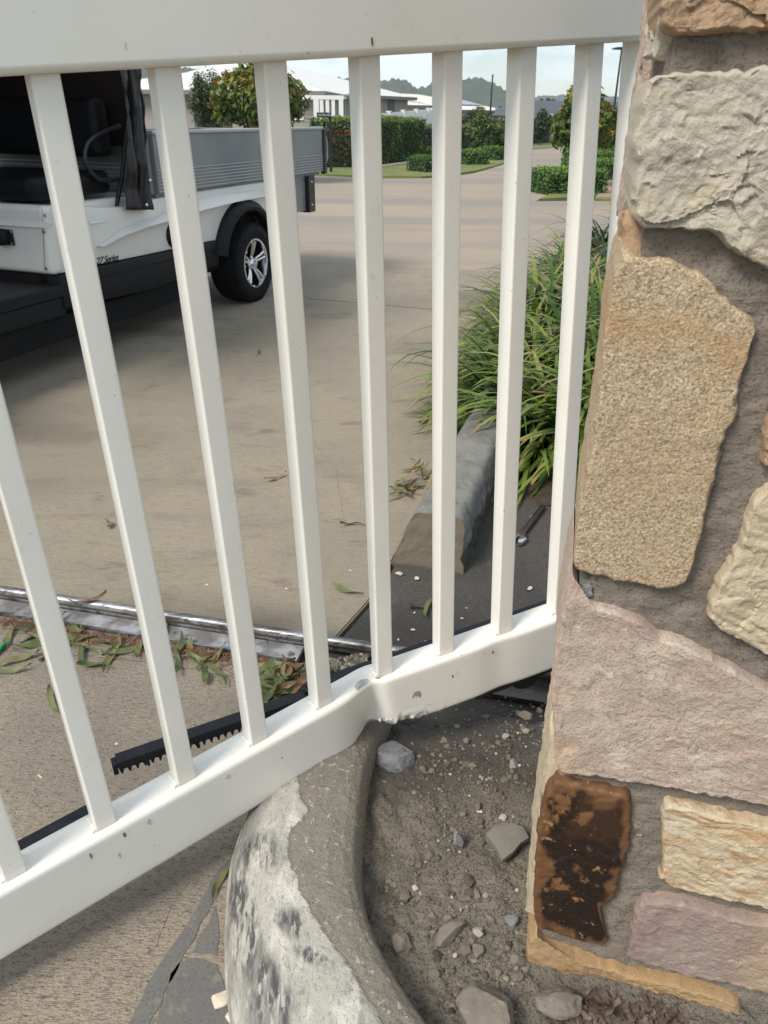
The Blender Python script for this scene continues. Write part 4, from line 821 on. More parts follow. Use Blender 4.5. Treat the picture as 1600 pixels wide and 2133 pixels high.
# fallen gum leaves
def leaf_mesh(L_, w_, curl, bend, seed):
    V = []; F = []; n = 12
    for i in range(n + 1):
        t = i / n; ww = w_ * (sin(pi * t ** .8) ** .8) * .5 + .0004; cx_ = bend * (t - .5) ** 2 * 4 * L_ * .18
        z = curl * (abs(t - .5) * 2) ** 2 + .004 + .003 * sin(t * 9 + seed)
        for j, s in enumerate((-1, 0, 1)): V.append(((t - .5) * L_, cx_ + s * ww, z - (.0022 if s == 0 else 0) + .004 * s * sin(seed + t * 5)))
    for i in range(n):
        for j in range(2): a = i * 3 + j; F.append((a, a + 3, a + 4, a + 1))
    return V, F
leaf_sets = []
for i in range(14):
    V, F = leaf_mesh(random.uniform(.07, .115), random.uniform(.011, .018), random.uniform(.0, .014), random.uniform(-1.2, 1.2), i * 1.7)
    me = bpy.data.meshes.new('fallen_leaf'); me.from_pydata(V, [], F); me.update(); t = [.1, .25, .35, .45, .5, .6, .7, .75, .85, .95, .3, .2, .4, .92][i]
    a = me.attributes.new('tint', 'FLOAT', 'FACE'); a.data.foreach_set('value', [min(1, max(0, t + random.uniform(-.06, .06))) for _ in F]); me.materials.append(M['gum']); me.shade_smooth(); leaf_sets.append((me, t))
def leaf(px, py, label, group, kinds=None, ang=None, sc_=1., z=None, tilt=.15):
    me, t = leaf_sets[random.choice(kinds) if kinds else random.randrange(14)]
    p = G(px, py, 0) if z is None else G(px, py, z)
    if group.startswith('leaves') or group.startswith('leaf'): label = ('dark green ' if t < .22 else 'green ' if t < .42 else 'olive ' if t < .55 else 'yellowish ' if t < .72 else 'brown ') + label
    o = bpy.data.objects.new('fallen_leaf', me); sc.collection.objects.link(o); o.location = (p[0], p[1], p[2] + .001)
    o.rotation_euler = (random.uniform(-tilt, tilt), random.uniform(-tilt, tilt), random.uniform(0, 6.28) if ang is None else ang); o.scale = (sc_,) * 3; tag(o, label, 'leaf', group)
GR, BR = [0, 1, 2, 3, 4, 10, 11, 12], [5, 6, 7, 8, 9, 13]
for (x, y) in ((20, 1330), (55, 1345), (70, 1318), (30, 1372), (100, 1330), (120, 1350), (150, 1318), (140, 1345), (165, 1338), (95, 1362), (175, 1372), (205, 1388), (235, 1375), (250, 1352), (225, 1345), (15, 1395), (270, 1362), (185, 1350), (60, 1300), (110, 1305)):
    leaf(x + random.uniform(-8, 8), y + random.uniform(-6, 6), 'curved gum leaf beside the steel track at the left end', 'leaves along the track, left end', GR + BR[:2], z=.004)
for (x, y) in ((395, 1360), (412, 1376), (428, 1405), (462, 1408), (448, 1372), (380, 1345), (330, 1336), (372, 1384), (290, 1352), (345, 1300), (300, 1262)):
    leaf(x, y, 'gum leaf on the concrete beside the middle of the steel track', 'leaves along the track, middle', GR, z=.004)
for i in range(34):
    leaf(random.uniform(545, 640), random.uniform(1375, 1452), 'leaf in the heap caught behind the black rack', 'leaf heap behind the rack', None, z=.004 + .0011 * i, tilt=.4)
for i in range(20):
    leaf(random.uniform(820, 885), random.uniform(965, 1030), 'curled dry leaf in the drift against the far kerb end', 'leaf drift at the far kerb', BR + [3, 4], z=.006 + .001 * i, tilt=.5, sc_=.8)
for (x, y, l, kk) in ((107, 1462, 'dark green leaf lying alone left of the loose rack', GR), (735, 1092, 'single green leaf on the driveway in front of the kerb end', GR), (575, 998, 'small dry leaf alone on the middle of the driveway', BR), (720, 1232, 'green leaf beside the crack in the concrete', GR), (540, 735, 'brown leaf far back on the driveway behind the fourth bar', BR), (455, 1840, 'yellow-green curved leaf at the foot of the scuffed kerb', [4]), (885, 880, 'green leaf on the driveway by the strap-leaved plants', GR), (888, 1268, 'narrow pale leaf on the dark apron near a bolt', [3]), (230, 1092, 'reddish twig-like dry leaf on the driveway at left', BR), (1105, 1005, 'broad brown dead leaf under the strap-leaved plants', BR), (1120, 1022, 'pale curled leaf beside the steel spanner', BR), (182, 1255, 'dry leaf resting on the steel track by the first full bar', BR)):
    leaf(x, y, l, 'single fallen leaves', kk, z=.03 if y == 1255 else .002, sc_=.65 if y == 1840 else .95)
# rust-brown needles in the gutter of the track
V = []; F = []; tint = []
for i in range(520):
    x = random.uniform(0, 560); y = np.interp(x, (0, 630), (1292, 1392)) + abs(random.gauss(0, 13)) - 6; p = G(x, y, .003); a = random.uniform(0, 3.14); l = random.uniform(.006, .022); wd = .0009; dx, dy = cos(a) * l, sin(a) * l; b = len(V); z = p[2] + random.uniform(0, .007); z2 = p[2] + random.uniform(0, .007)
    V += [(p[0] - dx, p[1] - dy, z), (p[0] + dx, p[1] + dy, z2), (p[0] + dx - wd * sin(a) * 2, p[1] + dy + wd * cos(a) * 2, z2), (p[0] - dx - wd * sin(a) * 2, p[1] - dy + wd * cos(a) * 2, z)]; F.append((b, b + 1, b + 2, b + 3)); tint.append(random.random())
tag(mk('leaf_litter', V, F, M['needle'], None, False, attrs={'tint': tint}), 'rust-brown crumbled plant litter along the near side of the track', 'litter', kind='stuff')
# broken concrete where the track was cut
spots = []; rads = []
for i in range(260):
    x = random.uniform(642, 765); y = np.interp(x, (642, 765), (1392, 1372)) + random.uniform(-9, 16); p = G(x, y, 0); r = random.uniform(.002, .008); spots.append((p[0], p[1], r * .3)); rads.append(r)
scatter('rubble', spots, M['pebble'], rads, 'crumbled concrete rubble at the cut end of the track plate', 'rubble')
# curled bark mulch at the pillar foot
V = []; F = []; tint = []
for i in range(240):
    px, py = random.uniform(1150, 1420), random.uniform(2072, 2150)
    if py < 2062 + max(0, (px - 1180) * .2): continue
    p = soil_pt(px, py); a = random.uniform(0, 6.3); r0 = random.uniform(.006, .016); wd = random.uniform(.002, .005); arc = random.uniform(1.2, 3.6); b = len(V); n = 8; tl = random.uniform(-.9, .9)
    for k in range(n + 1):
        t = arc * (k / n - .5); q = np.array([r0 * sin(t), 0, r0 * (1 - cos(t)) * .8])
        for s in (-1, 1):
            v = q + np.array([0, s * wd, abs(s) * .0]); v = np.array([v[0], v[1] * cos(tl) - v[2] * sin(tl), abs(v[1] * sin(tl)) + v[2] * cos(tl)]); V.append((p[0] + v[0] * cos(a) - v[1] * sin(a), p[1] + v[0] * sin(a) + v[1] * cos(a), p[2] + .002 + v[2] + random.uniform(0, .0004)))
    for k in range(n): F.append((b + 2 * k, b + 2 * k + 1, b + 2 * k + 3, b + 2 * k + 2))
tag(mk('bark_mulch', V, F, M['barkchip'], None, True), 'curled strips of brown bark mulch at the foot of the pillar', 'mulch', kind='stuff')
# small hardware
sp0, sp1 = G(1076, 1128, .006), G(1160, 1018, .006); sv = unit(sp1 - sp0); sh_ = np.array([-sv[1], sv[0], 0])
spn = thing('spanner', sp0, 'worn steel adjustable spanner lying on the apron beside the far kerb', 'spanner')
frame_box('handle', sp0, sv, sh_, EZ, (.045, -.0085, -.004), (.27, .0085, .005), M['dark_steel'], spn, .003)
frame_box('handle_edge', sp0, sv, sh_, EZ, (.05, .0062, .0045), (.265, .0084, .0066), M['dark_steel'], spn, .0008)
frame_box('handle_edge', sp0, sv, sh_, EZ, (.05, -.0084, .0045), (.265, -.0062, .0066), M['dark_steel'], spn, .0008)
prism('jaw', [sp0 + sv * a + sh_ * b + EZ * -.005 for a, b in ((.0, .004), (.0, .020), (.018, .026), (.04, .020), (.056, .009), (.056, -.009), (.04, -.016), (.026, -.012), (.024, .004))], EZ * .013, M['rust'], spn, .0015)
prism('movable_jaw', [sp0 + sv * a + sh_ * b + EZ * -.004 for a, b in ((-.012, -.020), (-.014, -.008), (.002, -.003), (.022, -.0125), (.036, -.018), (.02, -.026))], EZ * .012, M['chrome'], spn, .002)
wp = G(1112, 1078, .001); tag(lathe('washer', [(.006, 0), (.014, 0), (.014, .003), (.006, .003), (.006, 0)], wp, EZ, M['galv'], None, 32), 'round steel washer beside the spanner on the apron', 'washer')
bp_ = G(858, 1266, .0); blt = thing('bolt', bp_, 'small dark hex bolt lying on the apron between two bars', 'bolt')
lathe('bolt_head', [(.0, 0), (.008, 0), (.008, .006), (.0, .006)], bp_ + np.array([-.004, 0, .008]), EX, M['dark_steel'], blt, 6); tube('bolt_shank', [bp_ + np.array([.002, 0, .008]), bp_ + np.array([.026, -.004, .005])], .0038, M['dark_steel'], blt, 10)
gp = G(2, 1356, 0); tag(tube('plastic_scrap', [gp + np.array([.006, .025, .006]), gp + np.array([0, 0, .008]), gp + np.array([-.003, -.022, .006])], [.005, .006, .005], M['green_plastic'], None, 10), 'small bright green plastic piece at the left edge on the concrete', 'plastic scrap')

# ================================================================== STRAP-LEAVED PLANTS
def clump(c, n, L0, spread, mt, seed, dead=.06):   # arching blades from a tight crown
    rd = random.Random(seed); V = []; F = []; T = []
    for i in range(n):
        a = rd.uniform(0, 2 * pi); base = np.array(c) + np.array([rd.gauss(0, .05), rd.gauss(0, .05), 0]) * spread; Ln = L0 * rd.uniform(.6, 1.12); up0 = rd.uniform(.25, 1.25)
        el = up0; p = base.copy(); wd = rd.uniform(.009, .0165); b = len(V); n_ = 9; dr_ = rd.uniform(1.1, 2.6); tw = rd.uniform(-.5, .5)
        t = min(1, max(0, rd.gauss(.42, .2))); t = rd.uniform(.9, 1) if rd.random() < dead else t
        for k in range(n_ + 1):
            f = k / n_; e = el - dr_ * f ** 1.5; e = max(e, -1.2); dirv = np.array([cos(a + tw * f) * cos(e), sin(a + tw * f) * cos(e), sin(e)]); sd_ = np.array([-sin(a + tw * f), cos(a + tw * f), 0])
            ww = wd * min(1, .6 + f * 2) * (1 - f ** 2.5) + .0005
            for s in (-1, 0, 1): V.append(p + sd_ * ww * s + np.array([0, 0, -.25 * ww if s == 0 else 0]))
            p = p + dirv * Ln / n_; p[2] = max(p[2], .012)
        for k in range(n_):
            for j in range(2): q = b + k * 3 + j; F.append((q, q + 3, q + 4, q + 1)); T.append(min(1, max(0, t + .55 * (k / n_ - .55)) if t < .85 else t) if not (k >= n_ - 2 and i % 7 == 0) else .96)
    return V, F, T
spots = [(.80, 3.42, .54), (1.10, 3.36, .56), (.72, 3.80, .56), (1.18, 3.95, .62), (.90, 4.38, .60), (1.25, 4.35, .62), (.98, 4.85, .62), (1.40, 5.0, .62), (1.15, 5.50, .60), (1.60, 5.75, .62), (1.40, 6.3, .60), (1.85, 6.6, .62), (1.72, 7.2, .6), (2.15, 7.5, .62)]
words = ['nearest', 'second', 'third', 'fourth', 'fifth', 'sixth', 'seventh', 'eighth', 'ninth', 'tenth', 'eleventh', 'twelfth', 'thirteenth', 'farthest']
for i, (x, y, l) in enumerate(spots):
    dark = i in (11, 13); V, F, T = clump((x * K, y * K, .02), 360 if i < 6 else 280, l * 1.06, 1.3, None, 100 + i, .05 if i not in (9, 10) else .3)
    side_ = 'kerb side' if i % 2 == 0 else 'pillar side'
    e = thing('strap_leaf_plant', (x * K, y * K, .02), words[i] + ' clump of arching green strap leaves along the driveway bed, counted from the pillar', 'plant', 'strap-leaved plants in the bed')
    mk('leaves', V, F, M['lf_strap_dark' if dark else 'lf_strap'], e, True, attrs={'tint': T})
for i, (x, y) in enumerate(((2.6, 8.3), (3.0, 9.0), (2.25, 8.2))):
    V, F, T = clump((x * K, y * K, .02), 200, .75, 1.3, None, 140 + i, .06)
    e = thing('strap_leaf_plant', (x * K, y * K, .02), ('dark taller', 'dark rearmost', 'dark left-hand')[i] + ' strap-leaf clump at the far end of the bed beside the pillar', 'plant', 'dark plants at the end of the bed'); mk('leaves', V, F, M['lf_strap_dark'], e, True, attrs={'tint': T})

# ================================================================== UTILITY CART
CP = np.array([-1.21, 6.56, 0]) * K; CA = np.array([.353, .935, 0]); CA /= np.linalg.norm(CA); CN = np.array([CA[1], -CA[0], 0])
cart = thing('utility_cart', CP + CN * -.5 - CA * .6, 'white electric utility cart with grey ribbed tray and black curtains', 'cart')
def CT(s, o, z): return CP + (CA * s + CN * o + EZ * z) * K
def CPX(x, y, o=0.): return PL(x, y, CP + CN * o * K, CN)
def cbox(name, lo, hi, mt, parent=None, bevel=.0, seg=2): return frame_box(name, CP, CA * K, CN * K, EZ * K, lo, hi, M[mt], parent or cart, bevel * K, seg)
cw = (.10, .31)               # wheel centre (s, z)
arch = [(cw[0] + .43 * cos(t), cw[1] + .43 * sin(t)) for t in np.linspace(radians(155), radians(25), 18)]
body = [(-2.03, .565), (-1.7, .565), (-1.2, .555), (-.60, .545), (-.33, .54)] + arch + [(.56, .52), (.95, .55), (.98, .90), (.3, .905), (-.5, .905), (-.98, .90), (-1.14, .885), (-1.25, .87), (-1.5, .885), (-2.03, .945)]
prism('body_panel', [CT(s, 0, z) for s, z in body], -CN * .06 * K, M['cartwhite'], cart, .012)
up_l = [(201, 513), (225, 500), (245, 490), (296, 471), (346, 457), (418, 435), (480, 420), (549, 407), (600, 402)]
up_u = [(201, 512), (226, 497), (252, 480), (297, 459), (346, 442), (418, 413), (470, 402), (549, 396), (600, 394)]
V = []; F = []
for (a, b) in zip(up_l, up_u):
    p, q = CPX(*a), CPX(*b); V += [p + CN * .002, p + CN * .045, q + CN * .002]
for i in range(len(up_l) - 1): a = i * 3; F += [(a, a + 3, a + 4, a + 1), (a + 1, a + 4, a + 5, a + 2)]
mk('swoosh_moulding', V, F, M['cartwhite'], cart, False)
V = [CPX(186, 466) + CN * .002, CPX(186, 466) + CN * .01, CPX(186, 461) + CN * .002, CPX(226, 461) + CN * .001, CPX(226, 461) + CN * .002, CPX(226, 460) + CN * .001]
mk('swoosh_moulding', V, [(0, 3, 4, 1), (1, 4, 5, 2)], M['cartwhite'], cart, False)
cbox('seat_base', (-2.06, -1.26, .565), (-1.05, -.062, .93), 'cartwhite', bevel=.03, seg=3)
sb = cbox('seat_base_front', (-2.085, -1.30, .565), (-2.0, .012, .945), 'cartwhite', bevel=.035, seg=3)
FN = -CA; FPt = CT(-2.087, 0, 0)
def FX(x, y): return PL(x, y, FPt, FN)
V = []; F = []
for x0, y0, y1 in ((-60, 452, 461), (0, 456, 468), (60, 460, 472), (112, 464, 475)): V += [FX(x0, y1) + FN * .001, FX(x0, y1) + FN * .012, FX(x0, y0) + FN * .001]
for i in range(3): a = i * 3; F += [(a, a + 3, a + 4, a + 1), (a + 1, a + 4, a + 5, a + 2)]
mk('ridge_moulding', V, F, M['cartwhite'], cart, False)
c1, c2 = FX(-6, 476), FX(33, 511); cc = (c1 + c2) / 2; hw = abs((c2 - c1) @ CN) / 2; hh = abs(c1[2] - c2[2]) / 2
so_ = frame_box('charge_socket', cc, CN, FN, EZ, (-hw, 0, -hh), (hw, .012, hh), M['cartblack'], cart, .008, 3)
lathe('socket_cap', [(0, .0), (hw * .8, .0), (hw * .8, .022), (hw * .6, .028), (0, .028)], cc + FN * .004 + CN * -.012, FN, M['cartblack'], so_, 28)
for x, y in ((26, 482), (28, 507)): lathe('socket_screw', [(0, 0), (.006, 0), (.005, .003), (0, .004)], FX(x, y) + FN * .012, FN, M['chrome'], so_, 12)
for x, y in ((94, 449), (91, 483), (96, 559)): lathe('body_screw', [(0, 0), (.008, 0), (.006, .003), (0, .004)], FX(x, y) + FN * .001, FN, M['galv'], cart, 12)
tube('panel_seam', [FX(88, 432) + FN * .0005, FX(91, 500) + FN * .0005, FX(93, 562) + FN * .0005], .0012, M['taupe'], cart, 5)
# black lower parts
prism('sill', [CT(s, .025, z) for s, z in ((-2.06, .37), (-2.06, .56), (-1.7, .56), (-1.2, .55), (-.6, .54), (-.34, .535), (-.31, .46), (-.36, .36), (-1.2, .33))], -CN * .16 * K, M['cartblack'], cart, .008)
tube('sill_seam', [CT(-2.05, .027, .50), CT(-1.2, .027, .492), (CT(-.34, .027, .485))], .0025, M['rubber'], cart, 5)
cbox('floor_deck', (-3.5, -1.30, .44), (-2.05, .03, .51), 'cartblack', bevel=.015)
cbox('floor_skirt', (-3.48, -1.27, .33), (-2.04, .012, .437), 'cartblack', bevel=.015)
cbox('chassis', (-3.4, -1.22, .17), (-.45, -.03, .325), 'rubber', bevel=.02); cbox('under_seat_panel', (-2.06, -1.22, .326), (-.46, -.065, .563), 'rubber'); cbox('rear_chassis', (-.44, -1.0, .2), (.95, -.42, .5), 'rubber', bevel=.02)  # chassis box widened to block light underneath; under-seat box added to close a gap
cbox('axle', (.02, -1.2, .24), (.18, -.2, .38), 'rubber', bevel=.02)
cbox('inner_guard', (-.42, -.40, .30), (.62, -.062, .80), 'rubber', bevel=.0)
# wheels
def wheel(s, o, z, r, out_=1.):
    c = CT(s, o, z); wd = .25 * K; a = CN * out_; r = r * K
    e = lathe('wheel', [(r * .60, -wd * .5), (r * .78, -wd * .56), (r * .92, -wd * .54), (r * .985, -wd * .44), (r, -wd * .3), (r, wd * .3), (r * .985, wd * .44), (r * .92, wd * .54), (r * .78, wd * .56), (r * .60, wd * .5)], c, a, M['rubber'], cart, 56, 50)
    for i in range(44):
        t = 2 * pi * i / 44; x = np.cross(a, EZ); x /= np.linalg.norm(x); dr_ = x * cos(t) + EZ * sin(t); tg = np.cross(a, dr_)
        frame_box('tread_block', c, tg, a, dr_, (-r * .052, wd * .18, r * .955), (r * .052, wd * .50, r * 1.012), M['rubber'], e, .003, 1)
        frame_box('tread_block', c, tg, a, dr_, (-r * .045, -wd * .12, r * .98), (r * .045, wd * .12, r * 1.012), M['rubber'], e, .003, 1)
    lathe('rim', [(r * .62, wd * .50), (r * .63, wd * .53), (r * .585, wd * .535), (r * .565, wd * .44), (r * .55, wd * .1)], c, a, M['chrome'], e, 56)
    lathe('rim_barrel', [(r * .55, wd * .30), (r * .52, -wd * .3), (0, -wd * .3)], c, a, M['steel_blk'], e, 40)
    x = np.cross(a, EZ); x /= np.linalg.norm(x)
    for i in range(5):
        for dd in (-.14, .14):
            t = 2 * pi * i / 5 + .35 + dd; dr_ = x * cos(t) + EZ * sin(t); dr2 = x * cos(t - dd * .1) + EZ * sin(t - dd * .1)
            tube('spoke', [c + a * wd * .33 + dr_ * r * .14, c + a * wd * .42 + dr_ * r * .36, c + a * wd * .46 + dr2 * r * .56], [.011 * K, .012 * K, .015 * K], M['chrome'], e, 8)
    lathe('hub_cap', [(0, wd * .52), (r * .12, wd * .50), (r * .17, wd * .40), (r * .18, wd * .2)], c, a, M['chrome'], e, 24)
    for i in range(10):
        t = 2 * pi * i / 10; lathe('rim_bolt', [(0, .006), (.006, .005), (.008, 0)], c + a * wd * .535 + (x * cos(t) + EZ * sin(t)) * r * .595, a, M['chrome'], e, 8)
wheel(cw[0], -.035, cw[1], .31)
wheel(cw[0], -1.2, cw[1], .31, -1)
wheel(-3.35, -.1, .29, .29); wheel(-3.35, -1.15, .29, .29, -1)
V = []; F = []
for i, t in enumerate(np.linspace(radians(166), radians(14), 30)):
    for r, o in ((.40, -.02), (.40, .075), (.43, .085), (.475, .045), (.485, .001)): V.append(CT(cw[0] + r * cos(t), o, cw[1] + r * sin(t) + .01))
for i in range(29):
    for j in range(4): a = i * 5 + j; F.append((a, a + 1, a + 6, a + 5))
mk('fender_flare', V, F, M['cartblack'], cart, 50)
lathe('filler_cap', [(0, .03), (.075 * K, .03), (.09 * K, .0)], CPX(362, 490), CN, M['cartblack'], cart, 30)
cbox('tail_skirt', (.97, -1.24, .50), (1.02, .0, .9), 'cartblack', bevel=.01)
# tray
cbox('tray_side', (-1.02, -.01, .925), (1.60, .03, 1.285), 'alu', bevel=.006)
cbox('tray_cap', (-1.03, -.02, 1.287), (1.61, .042, 1.312), 'alu_light', bevel=.008)
for i in range(7): cbox('tray_rib', (-1.015, .0305, .935 + .022 * i), (1.595, .037, .942 + .022 * i), 'alu_light', bevel=.002, seg=1)
cbox('tray_side', (-1.02, -1.33, .925), (1.60, -1.29, 1.285), 'alu', bevel=.006)
cbox('tray_floor', (-1.0, -1.29, .90), (1.6, -.012, .924), 'alu', bevel=.004)
hb = cbox('headboard', (-1.06, -1.31, .925), (-1.022, .0, 1.30), 'alu', bevel=.006)
for i in range(7): cbox('headboard_rib', (-1.067, -1.28, .95 + .026 * i), (-1.0605, -.03, .958 + .026 * i), 'alu_light', bevel=.002, seg=1)
cbox('tailgate', (1.602, -1.33, .92), (1.64, .0, 1.285), 'alu', bevel=.006)
cbox('tail_post', (1.603, .002, .905), (1.66, .045, 1.30), 'steel_blk', bevel=.006)
tube('tailgate_latch', [CT(1.665, .03, 1.24), CT(1.70, .03, 1.17), CT(1.70, .03, 1.06), CT(1.665, .03, .99)], .008, M['alu_light'], cart, 8)
cbox('light_panel', (1.06, -.95, .60), (1.30, -.02, .90), 'alu', bevel=.006)
lp = cbox('light_bracket', (1.302, -.10, .585), (1.43, .02, .904), 'steel_blk', bevel=.006)
for z in (.65, .85): lathe('bracket_bolt', [(0, .005), (.007, .004), (.009, 0)], CT(1.36, .0205, z), CN, M['chrome'], lp, 10)
# cab
cbox('seat', (-2.05, -1.2, .955), (-1.35, -.08, 1.09), 'seat', bevel=.05, seg=4)
cbox('backrest', (-1.40, -1.2, 1.16), (-1.26, -.10, 1.50), 'seat', bevel=.05, seg=4)
cbox('rear_curtain', (-1.16, -1.30, 1.22), (-1.13, -.05, 2.2), 'brown_vinyl')
cbox('far_curtain', (-3.6, -1.36, .55), (-1.14, -1.33, 2.2), 'brown_vinyl')
cbox('roof', (-3.7, -1.40, 2.2), (-1.0, .08, 2.28), 'cartblack', bevel=.03)
cbox('front_cowl', (-4.0, -1.30, .35), (-3.5, .0, 1.05), 'cartwhite', bevel=.10, seg=4)
for s, o in ((-3.55, -.03), (-3.55, -1.27)): tube('roof_post', [CT(s - .25, o, 1.0), CT(s + .1, o, 2.2)], .018, M['steel_blk'], cart, 10)
cbox('belt_clip', (-1.98, -.98, 1.095), (-1.9, -.86, 1.125), 'orange', bevel=.008)
arm = [CPX(x, y, -.06) for x, y in ((250, 262), (222, 272), (195, 285), (182, 298), (176, 316), (177, 338), (188, 358), (205, 373), (228, 376), (250, 372))]
tube('armrest', arm, .011, M['steel_blk'], cart, 10)
tube('armrest_post', [CPX(264, 270, -.06), CPX(254, 372, -.06), CPX(242, 430, -.06)], .012, M['steel_blk'], cart, 10)
# hanging curtain with folds
V = []; F = []; n, m = 44, 36
for i in range(n):
    f = i / (n - 1); yl = 120 + (437 - 120) * f
    xl = np.interp(yl, (120, 200, 300, 437), (243, 252, 262, 272)); xr = np.interp(yl, (120, 437), (292, 315))
    for j in range(m):
        t = j / (m - 1); p = CPX(xl + (xr - xl) * t, yl, .05); fold = .022 * sin(t * 11 + 1.2 * sin(f * 4)) * (1 - .35 * f) + .012 * sin(t * 25 + f * 5) + .01 * fbm((t * 2, f * 5, 0), 1.5)
        V.append(p + CN * fold - CA * .01 * cos(t * 11))
for i in range(n - 1):
    for j in range(m - 1): a = i * m + j; F.append((a, a + 1, a + m + 1, a + m))
cur = mk('side_curtain', V, F, M['curtain'], cart)
cur.modifiers.new('thickness', 'SOLIDIFY').thickness = .004
for x, y in ((313, 376), (306, 427)): lathe('curtain_stud', [(0, .005), (.007, .004), (.009, 0)], CPX(x, y, .09), CN, M['chrome'], cur, 12)
tc_ = bpy.data.curves.new('decal', 'FONT'); tc_.body = '27 Series'; tc_.shear = .45; tc_.size = 1; tc_.space_character = .86; tc_.offset = .018
to = bpy.data.objects.new('decal', tc_); sc.collection.objects.link(to); bpy.context.view_layer.update()
tm = bpy.data.meshes.new_from_object(to.evaluated_get(bpy.context.evaluated_depsgraph_get())); bpy.data.objects.remove(to)
p0, p1 = CPX(199, 552), CPX(249, 544); ud = CA; zt = (CPX(225, 531)[2] - CPX(225, 550)[2]); xs = [v.co.x for v in tm.vertices]; wfac = ((p1 - p0) @ CA) / (max(xs) - min(xs))
for v in tm.vertices: q = p0 + CA * v.co.x * wfac + EZ * (v.co.y * zt * 1.1 + ((p1 - p0)[2]) * v.co.x / max(xs) * .3) + CN * .0016; v.co = tuple(q)
link('series_lettering', tm, M['black_ink'], cart, False)

# ================================================================== TREES AND HEDGES
def leaves_mesh(name, P, Nrm, size, tint, mt, parent, jitter=.6, aspect=.45):
    """one small folded leaf (two triangles each side) per point, as numpy arrays"""
    n = len(P); P = np.array(P); Nrm = np.array(Nrm); Nrm = Nrm + rng.normal(0, jitter, (n, 3)); Nrm /= np.linalg.norm(Nrm, axis=1)[:, None]
    t = rng.normal(0, 1, (n, 3)); t -= Nrm * (t * Nrm).sum(1)[:, None]; t /= np.linalg.norm(t, axis=1)[:, None]; b = np.cross(Nrm, t)
    s = (np.array(size) * rng.uniform(.7, 1.25, n))[:, None]
    A = P - t * s * .5; B = P + b * s * aspect * .5 + Nrm * s * .06; C_ = P + t * s * .5 - Nrm * s * .05; D_ = P - b * s * aspect * .5 + Nrm * s * .06
    V = np.stack([A, B, C_, D_], 1).reshape(-1, 3); me = bpy.data.meshes.new(name)
    me.vertices.add(4 * n); me.vertices.foreach_set('co', V.astype(np.float32).ravel()); me.loops.add(4 * n); me.loops.foreach_set('vertex_index', np.arange(4 * n, dtype=np.int32))
    me.polygons.add(n); me.polygons.foreach_set('loop_start', np.arange(0, 4 * n, 4, dtype=np.int32)); me.polygons.foreach_set('loop_total', np.full(n, 4, dtype=np.int32)); me.update(calc_edges=True); me.validate()
    a = me.attributes.new('tint', 'FLOAT', 'FACE'); a.data.foreach_set('value', np.clip(tint, 0, 1).astype(np.float32)); return link(name, me, mt, parent, False)
def tree(base, crown_c, rx, rz, mt, label, group, n=2600, ls=.12, clumps=26, seed=1, lean=0., tip_tint=.45, trunk_r=.03, name='tree', conic=.4, ry=None):
    r_ = np.random.default_rng(seed); base = np.array(base); cc_ = np.array(crown_c); ry = ry or rx
    e = thing(name, base, label, 'tree', group)
    V, F = tube_vf([base, base * .5 + np.array([cc_[0], cc_[1], 0]) * .5 + EZ * (cc_[2] - rz) * .6, cc_ - EZ * rz * .3, cc_ + EZ * rz * .7], [trunk_r, trunk_r * .85, trunk_r * .6, trunk_r * .15], 8)
    P = []; Nn = []; T = []; lim = []
    for i in range(clumps):
        while True:
            v = r_.uniform(-1, 1, 3)
            if .25 < np.linalg.norm(v) < 1: break
        wz = 1 - conic * max(0, v[2]); c = cc_ + v * np.array([rx * wz, ry * wz, rz]) * .82; cr_ = (rx * .30 + .1 * rx * r_.random())
        k = n // clumps; q = r_.normal(0, 1, (k, 3)); q /= np.linalg.norm(q, axis=1)[:, None]; rad = cr_ * r_.uniform(.35, 1.05, k)[:, None]
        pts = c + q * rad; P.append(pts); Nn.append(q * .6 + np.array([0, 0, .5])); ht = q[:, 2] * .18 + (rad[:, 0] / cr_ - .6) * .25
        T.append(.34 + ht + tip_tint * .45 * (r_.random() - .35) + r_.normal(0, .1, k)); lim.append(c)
    for c in lim[::2]:
        st = cc_ - EZ * rz * r_.uniform(.1, .9); v2, f2 = tube_vf([st, (st + c) / 2 + EZ * .02, c], [trunk_r * .4, trunk_r * .28, trunk_r * .1], 5); b = len(V); V = V + v2; F = F + [tuple(i + b for i in f) for f in f2]
    mk('trunk', V, F, M['bark'], e)
    P = np.vstack(P); leaves_mesh('crown', P, np.vstack(Nn), np.full(len(P), ls), np.concatenate(T), mt, e)
    return e
def tree_px(cx_, ytop, ybot, wpx, Y, mt, label, group, ybase=None, **kw):
    t_, b_ = D(cx_, ytop, Y), D(cx_, ybot, Y); l, r = D(cx_ - wpx / 2, (ytop + ybot) / 2, Y), D(cx_ + wpx / 2, (ytop + ybot) / 2, Y)
    c = (t_ + b_) / 2; return tree((c[0], Y, 0), c, (r[0] - l[0]) / 2, (t_[2] - b_[2]) / 2, mt, label, group, **kw)
tree_px(440, 128, 280, 100, 17, M['lf_dark'], 'dense dark green rounded tree behind the grey cart tray', 'street trees', n=9000, ls=.055, clumps=60, seed=3, conic=.25, tip_tint=.2)
tree_px(540, 118, 285, 185, 15.5, M['lf_magnolia'], 'young magnolia with rusty new leaves behind the cart tray', 'magnolias', n=8000, ls=.15, clumps=60, seed=4, tip_tint=1.0)
tree_px(1212, 165, 335, 130, 15.2, M['lf_magnolia'], 'nearest rust-tipped magnolia on the verge behind the two right-hand bars', 'magnolias', n=3600, ls=.15, clumps=44, seed=5, tip_tint=1.0, trunk_r=.028)
tree_px(1266, 205, 318, 78, 22, M['lf_magnolia'], 'second rust-tipped magnolia on the verge, right of the nearest one', 'magnolias', n=2400, ls=.14, clumps=34, seed=6, tip_tint=.9, trunk_r=.035)
